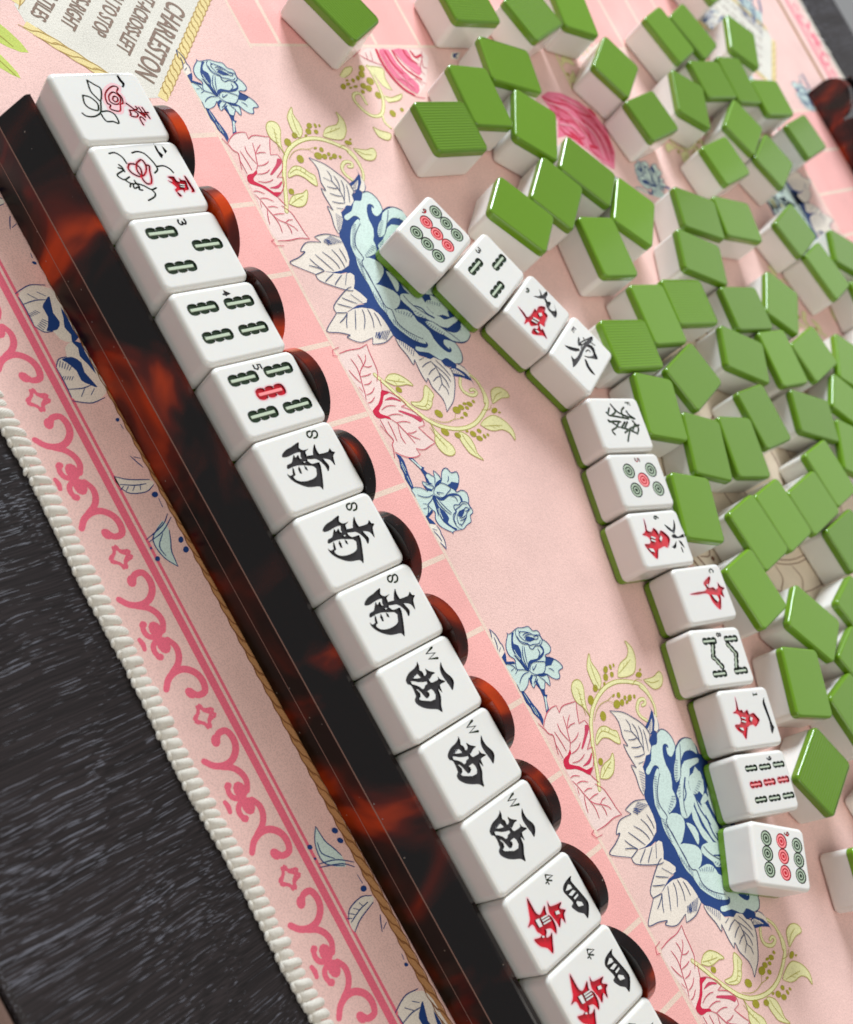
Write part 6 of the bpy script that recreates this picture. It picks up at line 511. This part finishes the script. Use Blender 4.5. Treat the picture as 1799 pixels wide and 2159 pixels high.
# floral motifs: one traced half, mirrored about each axis
ME = {k: motif(v, k, None, zoff=.014 + .003 * i) for i, (k, v) in enumerate(MOTIFS.items())}
for ax in (AX, AX + PERIOD):
    for k, me in ME.items():
        place(me, k, T(ax, 0)); place(me, k, T(ax, 0, ZM + .0002) @ MIR)
for k, me in ME.items():      # the same frieze along the far edge
    place(me, k, T(AX, 530) @ MIRY); place(me, k, T(AX, 530) @ MIRY @ MIR)
for nm, its in SIDE.items(): place(motif(its, nm, None, .02), nm, T(0, 0))
# scroll border, unit plus mirror image, near and far edge
ME['scroll'] = motif(BORDER, 'printed_scroll', None)
for k in range(-3, 9):
    for far in (0, 1):
        base = T(BORDER0 + k * BORDER_PITCH, 530 if far else 0) @ (MIRY if far else Matrix.Identity(4))
        place(ME['scroll'], 'printed_scroll', base)
        place(ME['scroll'], 'printed_scroll', base @ Matrix.Translation((BORDER_PITCH * MM, 0, .0000004)) @ MIR)
for far in (0, 1):
    f = (lambda a, b: (530 - b, 530 - a)) if far else (lambda a, b: (a, b))
    for a, b in ((-21.1, -18.9), (-18.1, -17.2)):
        V = []; F = []; mi = []; y0, y1 = f(a, b); quad(MX0 + 3, MX1 - 3, y0, y1, .012, 0)
        place(mesh('printed_line', V, F, [M['i_borderpink']], mi), 'printed_line', T(0, 0))
for ax in (AX, AX + PERIOD):
    me = ME.setdefault('bits', motif(BLUEBITS, 'printed_border_leaf', None))
    place(me, 'printed_border_leaf', T(ax, 0)); place(me, 'printed_border_leaf', T(ax, 0, ZM + .0002) @ MIR)
    place(me, 'printed_border_leaf', T(ax, 530) @ MIRY)
# printed rope lines: strands as S shapes
def printed_rope(p0, p1, wd, c1, c2, name, pitch):
    p0 = np.array(p0, float); p1 = np.array(p1, float); L = np.hypot(*(p1 - p0)); d = (p1 - p0) / L; n = np.array([-d[1], d[0]]); it = [('F', 1, c1, 0, 0, [tuple(p0 + n * wd / 2), tuple(p0 - n * wd / 2), tuple(p1 - n * wd / 2), tuple(p1 + n * wd / 2)])]
    k = int(L / pitch)
    for i in range(k):
        s = (i + .5) * pitch
        a = p0 + d * (s - pitch * .75); b = p0 + d * (s + pitch * .75)
        it.append(('S', 2, c2, .34, 1, [tuple(a - n * wd / 2), tuple(a * .6 + b * .4 - n * wd * .22), tuple(a * .4 + b * .6 + n * wd * .22), tuple(b + n * wd / 2)]))
        if i % 2 == 0: it.append(('S', 2, c2, .18, 1, [tuple(a * .8 + b * .2 - n * wd * .45), tuple(a * .5 + b * .5 - n * wd * .2), tuple(a * .4 + b * .6 + n * wd * .1)]))
    # scalloped outlines
    for sgn in (1, -1):
        pts = []
        for i in range(k):
            s = i * pitch; pts += [tuple(p0 + d * s + n * sgn * (wd / 2 - .12)), tuple(p0 + d * (s + pitch / 2) + n * sgn * (wd / 2 + .22))]
        it.append(('S', 2, c2, .26, 1, pts))
    return motif([(a, b, c, e, s_, [(float(x), float(y)) for x, y in q]) for a, b, c, e, s_, q in it], name, None, .006)
place(printed_rope((MX0 + 30, -5.7), (MX1 - 30, -5.7), 2.5, 'ropetan', 'ropeline', 'printed_rope', 5.2), 'printed_rope', T(0, 0))
place(printed_rope((MX0 + 30, 538), (MX1 - 30, 538), 2.9, 'ropetan', 'ropeline', 'printed_rope', 5.2), 'printed_rope', T(0, 0))
# corner card with rules text, turned 45 degrees: s across the lines, q along them
def card(base):
    c45 = math.sqrt(.5)
    def sq(s, q): return ((s + q) * c45, (s - q) * c45)
    poly = [sq(-18, -57), sq(-12, -52), sq(25, -52), sq(31, -58), sq(31, -140), sq(-18, -140)]
    place(motif([('F', 1, 'card', 0, 0, poly)], 'printed_card', None, .02), 'printed_card', base)
    for a, b in (((30.7, -140), (30.7, -57)), ((26, -52), (-13, -52)), ((-18, -58), (-18, -140))):
        place(printed_rope(sq(*a), sq(*b), 3.3, 'ropeyellow', 'ropegold', 'printed_card_rope', 3.0 if a[0] == b[0] == 30.7 else 6.5), 'printed_card_rope', base @ Matrix.Translation((0, 0, .00003)))
    return sq
sq = card(T(0, 0))
base_far = T(0, 530) @ MIRY
card(base_far)
def text(body, s, q, size, sx, name='printed_text', far=False):
    cu = bpy.data.curves.new(name, 'FONT'); cu.body = body; cu.size = size * MM * 1.38; cu.align_x = 'RIGHT'; cu.offset = 0.00010 * size / 6
    tmp = bpy.data.objects.new('tmp', cu); COL.objects.link(tmp)
    dg = bpy.context.evaluated_depsgraph_get(); me = bpy.data.meshes.new_from_object(tmp.evaluated_get(dg)); bpy.data.objects.remove(tmp)
    me.materials.clear(); me.materials.append(M['i_brown']); me.name = name
    x, y = sq(s, q)
    o = place(me, name, T(x, y, ZM + .16) @ Matrix.Rotation(-math.pi / 4, 4, 'Z') @ Matrix.Scale(sx, 4, (1, 0, 0)))
    return o
text('CHARLESTON', 20.0, -60.5, 7.0, .66)
text('RIGHT-ACROSS-LEFT', 12.0, -66.0, 5.0, .60)
text('OPTION TO STOP', 3.4, -66.5, 5.0, .60)
text('LEFT-ACROSS-RIGHT', -5.0, -61.5, 5.0, .60)
text('3 TILES', -13.2, -57.5, 5.0, .62)
# small print on the far card, too blurred in the photo to read: short brown dashes
it = []
for row in range(5):
    for k in range(9):
        s = 20 - row * 8; q = -62 - k * 7
        for j in range(5):
            it.append(('S', 2, 'brown', .5, 0, [sq(s, q - j * 1.1), sq(s + (3.2 if (j + k) % 3 else 1.6), q - j * 1.1 - .3)]))
place(motif(it, 'printed_small_print', None, .1), 'printed_small_print', base_far)
# printed vine leaves left of the card
it = [('F', 1, 'leafgreen', 0, 1, [(-56, 9), (-50, 16), (-44, 21), (-36, 24), (-38, 18), (-44, 12), (-50, 9)]), ('F', 1, 'leafgreen', 0, 1, [(-44, 8), (-38, 13), (-32, 16), (-27, 17), (-31, 12), (-37, 8)])]
it += [('S', 2, 'olive', .3, 1, [(-56, 9), (-48, 14), (-38, 20)]), ('S', 2, 'olive', .25, 1, [(-52, 11), (-46, 12), (-42, 14)]), ('S', 2, 'olive', .25, 1, [(-50, 15), (-46, 15), (-41, 18)]), ('S', 2, 'olive', .3, 1, [(-44, 8), (-36, 12), (-28, 16)])]
place(motif(it, 'printed_corner_leaf', None, .01), 'printed_corner_leaf', T(0, 0))
place(printed_rope((-62, 18), (-47, 2), 3.2, 'ropeyellow', 'ropegold', 'printed_card_rope', 6.0), 'printed_card_rope', T(0, 0))
# centre medallion under the loose tiles
it = [('F', 1, 'centre', 0, 0, [(175 + 78 * math.cos(a) * (1 + .04 * math.cos(8 * a)), 262 + 78 * math.sin(a) * (1 + .04 * math.cos(8 * a))) for a in np.arange(72) / 72 * 2 * math.pi])]
for rr_ in (74, 70.5, 58, 45, 43, 30, 18): it.append(('S', 2, 'centreline', .8 if rr_ > 60 else .6, 1, [(175 + rr_ * math.cos(a), 262 + rr_ * math.sin(a)) for a in np.arange(49) / 48 * 2 * math.pi]))
for k in range(24):
    a = k / 24 * 2 * math.pi; it.append(('S', 2, 'centreline', .55, 1, [(175 + r_ * math.cos(a + o_), 262 + r_ * math.sin(a + o_)) for r_, o_ in ((46, 0), (52, .07), (58, .02), (64, .10), (69, .05))]))
    it.append(('F', 2, 'centreline', 0, 0, [(175 + 64 * math.cos(a + .13) + 1.1 * math.cos(t), 262 + 64 * math.sin(a + .13) + 1.1 * math.sin(t)) for t in np.arange(8) / 8 * 6.283]))
place(motif(it, 'printed_medallion', None, .005), 'printed_medallion', T(0, 0))
# gold curls beyond the roses, far half of the mat
for (x, y, a, s) in ((-24, 300, .4, 1), (20, 400, 2.2, 1), (70, 330, 1.1, .9), (-5, 350, 3.4, 1), (60, 390, 4.1, 1), (112, 380, 1.6, 1)):
    me = ME['printed_vine']; place(me, 'printed_vine', T(x, y) @ Matrix.Rotation(a, 4, 'Z') @ Matrix.Scale(.8 * s, 4) @ T(30, -110, 0))
rc = np.mean([p for it_ in MOTIFS['printed_rose'] for p in it_[5]], axis=0)
for (x, y, a, s) in ((-66, 495, 2.4, 1.0), (-8, 504, 2.9, .9), (33, 304, 1.2, .9), (-62, 440, 1.9, .9), (30, 268, .5, .8)):
    place(ME['printed_rose'], 'printed_rose', T(x, y, ZM + .0006) @ Matrix.Rotation(a, 4, 'Z') @ Matrix.Scale(s, 4) @ T(-rc[0], -rc[1], 0))
# corded edge: yarn wraps swept along the border
def cord(p0, p1, name, wd=5.6, ht=2.7, pitch=2.95):
    p0 = np.array(p0, float); p1 = np.array(p1, float); L = np.hypot(*(p1 - p0)); d = (p1 - p0) / L; n = np.array([-d[1], d[0]])
    nr = int(L / pitch); per = 8; ns = 18; V = []; UV = []; F = []
    jit = rng.normal(0, .2, nr + 2); jw = rng.normal(0, .3, nr + 2)
    tot = nr * per + 1
    wob = np.concatenate([[0], np.cumsum(rng.normal(0, .16, nr + 1))]); wob -= np.linspace(0, wob[-1], nr + 2); sk = rng.normal(0, .22, nr + 2)
    for i in range(tot):
        k = int(i / per); u = (i % per) / per; s = i / per * pitch + wob[k] * (1 - u) + wob[k + 1] * u
        bulge = abs(math.sin(math.pi * u)) ** .55
        off = .45 * math.sin(s * .035) + .35 * math.sin(s * .11 + 1)
        hw = wd / 2 * (1 + .02 * jw[k]) * (.93 + .07 * bulge) + jw[k] * bulge * .6; hh = ht * (.62 + .38 * bulge) + jit[k] * bulge
        for j in range(ns + 1):
            t = math.pi * j / ns; cx_ = -math.cos(t); cz = math.sin(t) ** .75
            edge = max(0, abs(cx_) - .80) / .20
            bead = abs(math.sin(math.pi * (u * 1.0 + .5))) ** .6 * .5 * edge - .35 * edge
            skew = (.8 + sk[k]) * cx_                      # wraps lean
            c = p0 + d * (s + skew) + n * (off + cx_ * (hw + bead))
            V.append((c[0], c[1], max(0, cz) * hh + .02 + .25 * edge * (1 - cz))); UV.append((i / per, j / ns * 2))
    for i in range(tot - 1):
        for j in range(ns): a = i * (ns + 1) + j; F.append((a, a + ns + 1, a + ns + 2, a + 1))
    V2 = []; F2 = []
    for side in (-1, 1):
        for k in range(nr):
            s = (k + .5) * pitch + wob[k]; off = .45 * math.sin(s * .035) + .35 * math.sin(s * .11 + 1)
            c = p0 + d * (s + .8 * side + rng.normal(0, .1)) + n * (off + side * (wd / 2 - .15 + rng.normal(0, .1))); kk = len(V2); an = .35 * side + rng.normal(0, .12)
            for i in range(5):
                la = math.pi * (i / 4 - .5)
                for j in range(8):
                    lo = 2 * math.pi * j / 8; a_, b_ = 1.5 * math.cos(la) * math.cos(lo), .62 * math.cos(la) * math.sin(lo)
                    q_ = c + d * (a_ * math.cos(an) - b_ * math.sin(an)) + n * (a_ * math.sin(an) + b_ * math.cos(an)); V2.append((q_[0], q_[1], .95 + .85 * math.sin(la)))
            for i in range(4):
                for j in range(8): F2.append((kk + i * 8 + j, kk + i * 8 + (j + 1) % 8, kk + (i + 1) * 8 + (j + 1) % 8, kk + (i + 1) * 8 + j))
    st = obj('chain_stitches', mesh('chain_stitches', V2, F2, [M['yarn']], smooth=True, uv=[(a[0] * .4, a[1] * .4) for a in V2]), mat); st['kind'] = 'stuff'
    o = obj(name, mesh(name, V, F, [M['yarn']], smooth=True, uv=UV), mat); o['label'] = 'cream crocheted cord sewn round the mat edge'
    return o
cord((MX0, -36.9), (MX1, -36.9), 'corded_edge'); cord((MX0, 566), (MX1, 566), 'corded_edge'); cord((MX0, -36.9), (MX0, 566), 'corded_edge'); cord((MX1, -36.9), (MX1, 566), 'corded_edge')

# ---------------------------------------------------------------- tortoiseshell racks
PLATE0, PLATE1 = 28.35, 32.5
def make_rack(name, length, first, zs=1.0, ZC=25.4):
    root = bpy.data.objects.new(name, None); COL.objects.link(root)
    zf = ZTOP - TT
    prof = [(-7.3, .05), (-7.8, .6), (-7.9, 7.85), (-7.8, 8.0), (-7.9, 8.15), (-7.9, 16.1), (-7.7, 16.3), (-2.4, 25.6), (-1.9, 26.0), (-.75, 26.1), (-.5, 25.8), (-.5, zf + .05), (PLATE0, zf - .5), (PLATE0, .05)]
    prof = [(y, max(.05, z * zs)) for y, z in prof]
    x0, x1 = -1.6, length; V = []; F = []; n = len(prof)
    for x in (x0, x0 + .5, x1 - .5, x1):
        ins = .5 if x in (x0, x1) else 0
        cy_, cz_ = 10, 12
        for y, z in prof: V.append((x, y - math.copysign(ins, y - cy_), z - (ins if z > 20 else (-ins * .2 if z < 1 else 0))))
    for k in range(3):
        for i in range(n): j = (i + 1) % n; F.append((k * n + i, (k + 1) * n + i, (k + 1) * n + j, k * n + j))
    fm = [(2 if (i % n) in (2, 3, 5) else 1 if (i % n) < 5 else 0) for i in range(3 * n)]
    caps = tessellate_polygon([[Vector((y, z, 0)) for y, z in prof]])
    for a, b, c in caps: F.append((a, b, c)); F.append((3 * n + c, 3 * n + b, 3 * n + a)); fm += [0, 0]
    me = mesh('rack_base', V, F, [M['tortoise'], M['tortoise_sawn'], M['edge_highlight']], fm)
    import bmesh
    bm = bmesh.new(); bm.from_mesh(me); bmesh.ops.recalc_face_normals(bm, faces=bm.faces); bm.to_mesh(me); bm.free()
    obj('rack_base', me, root)
    # scalloped back plate
    RC, PC = 12.4, 26.42
    nsc = int((length - first) / PC) + 1
    top = []
    for k in range(nsc):
        cx_ = first + k * PC
        for a in np.linspace(172, 8, 22):
            top.append((cx_ + RC * math.cos(R(a)), ZC + RC * math.sin(R(a))))
    top = [p for p in top if p[0] > x0]
    out = [(x0, .05)] + [(x0, ZC + 1)] + top + [(top[-1][0] + .5, .05)]
    V = []; F = []; b = .22; n = len(out); P = np.array(out)
    t = np.roll(P, -1, 0) - np.roll(P, 1, 0); t /= np.maximum(np.hypot(t[:, 0], t[:, 1]), 1e-9)[:, None]; nn = np.stack([-t[:, 1], t[:, 0]], 1)
    for y, ins in ((PLATE0 + .02, b), (PLATE0 + b, 0), (PLATE1 - b, 0), (PLATE1, b)):
        for i in range(n): q = P[i] - nn[i] * ins; V.append((q[0], y, max(.05, q[1])))
    for k in range(3):
        for i in range(n): j = (i + 1) % n; F.append((k * n + i, k * n + j, (k + 1) * n + j, (k + 1) * n + i))
    caps = tessellate_polygon([[Vector((x, z, 0)) for x, z in out]])
    for a, b_, c in caps: F.append((a, b_, c)); F.append((3 * n + c, 3 * n + b_, 3 * n + a))
    me = mesh('scalloped_plate', V, F, [M['tortoise_plate']])
    bm = bmesh.new(); bm.from_mesh(me); bmesh.ops.recalc_face_normals(bm, faces=bm.faces); bm.to_mesh(me); bm.free()
    for p in me.polygons: p.use_smooth = len(p.vertices) == 4
    me.set_sharp_from_angle(angle=R(24))
    obj('scalloped_plate', me, root)
    return root
rack = make_rack('tile_rack', 402, 19.2)
tag(rack, 'tortoiseshell acrylic rack with scalloped back holding the face-up row along the mat border', 'tile rack', 'tortoiseshell tile racks')
rack2 = make_rack('tile_rack', 418.9, 10.0, .55, 9.2)
rack2.location = (0.4173, 0.5390, 0); rack2.rotation_euler = (0, 0, math.pi)
tag(rack2, 'tortoiseshell rack at the far edge of the mat, seen from its scalloped side', 'tile rack', 'tortoiseshell tile racks')

# ---------------------------------------------------------------- tiles on the rack
REF = {5: 5, 6: 5, 7: 5, 8: 8, 9: 8, 10: 8, 11: 11, 12: 11, 13: 11}
RL = ['white tile with a red rose and green leaves, at the top end of the rack', 'white tile with a red heart-shaped bloom and thin green stems, second on the rack',
 'white tile with three green bamboo sticks and a black 3, on the rack', 'white tile with four green bamboo sticks and a black 4, on the rack', 'white tile with four green bamboo sticks around a red one, marked 5',
 'black south-wind tile marked S, next to the five-bamboo tile', 'black south-wind tile marked S, in the middle of the three', 'black south-wind tile marked S, next to the first W tile',
 'black west-wind tile marked W, next to the last S tile', 'black west-wind tile marked W, in the middle of the three', 'black west-wind tile marked W, next to the red and black 4 tiles',
 'tile with a black four over a red character, directly after the last W tile', 'tile with a black four over a red character, second of its kind on the rack', 'rack tile cut off by the bottom edge, after two red and black fours']
nrm_dy = math.sin(TILT); protos = {}
for k in range(14):
    cx_, cy_ = k * PITCH + 11.0, TH / 2
    jx, jy, jr = random.uniform(-.07, .07), random.uniform(-.15, .4), random.uniform(-.008, .008)
    # root sits on the tile's underside centre
    loc = (cx_ + jx, cy_ * math.cos(TILT) + TT * math.sin(TILT) + jy, ZTOP + cy_ * math.sin(TILT) - TT * math.cos(TILT)); rot = (TILT, 0, jr)
    key = REF.get(k, k)
    if key in protos and k != key:
        t = copy_tree(protos[key]); t.location = [c * MM for c in loc]; t.rotation_euler = rot
    else:
        t = make_faced('mahjong_tile', 'R%d' % key, loc, rot); protos[key] = t
    tag(t, RL[k], 'mahjong tile', 'tiles standing in the tortoiseshell rack')
# ---------------------------------------------------------------- discards face up
UL = ['nine-dot discard at the upper left end of the discard line', 'face-up discard with three green bamboo sticks beside the nine-dot tile', 'face-up discard with a black nine over a red character',
 'face-up discard with a black east-wind character marked E', 'face-up discard with a green dragon character marked F', 'face-up discard with four green dots around a red dot', 'face-up discard with a black six over a red character',
 'face-up discard with a red centre-dragon character marked C', 'face-up discard with bamboo sticks drawn as an M and W shape, marked 8', 'face-up discard with a single black stroke over a red character, marked 1',
 'face-up discard with nine small bamboo sticks, middle row red', 'nine-dot discard at the lower right end, turned away from the line']
for i, (x, y, a) in enumerate(UP):
    t = make_faced('mahjong_tile', 'U%d' % i, (x, y, .02 + .18), (0, 0, a))
    tag(t, UL[i], 'mahjong tile', 'face-up discards in a curved line')
# ---------------------------------------------------------------- loose tiles face down
protoD = {}
def compass(i): return DLAB[i]
for i, (x, y, a, rib) in enumerate(DOWN):
    if rib not in protoD:
        root = bpy.data.objects.new('mahjong_tile', None); COL.objects.link(root); root.empty_display_size = .01
        obj('white_body', MESH['body_down'], root); b = obj('green_back', MESH['rib_down'] if rib else MESH['back_down'], root)
        protoD[rib] = t = root
    else: t = copy_tree(protoD[rib])
    t.location = (x * MM, y * MM, .0002); t.rotation_euler = (0, 0, a)
    tag(t, DLAB[i], 'mahjong tile', 'loose tiles lying face down on the mat')
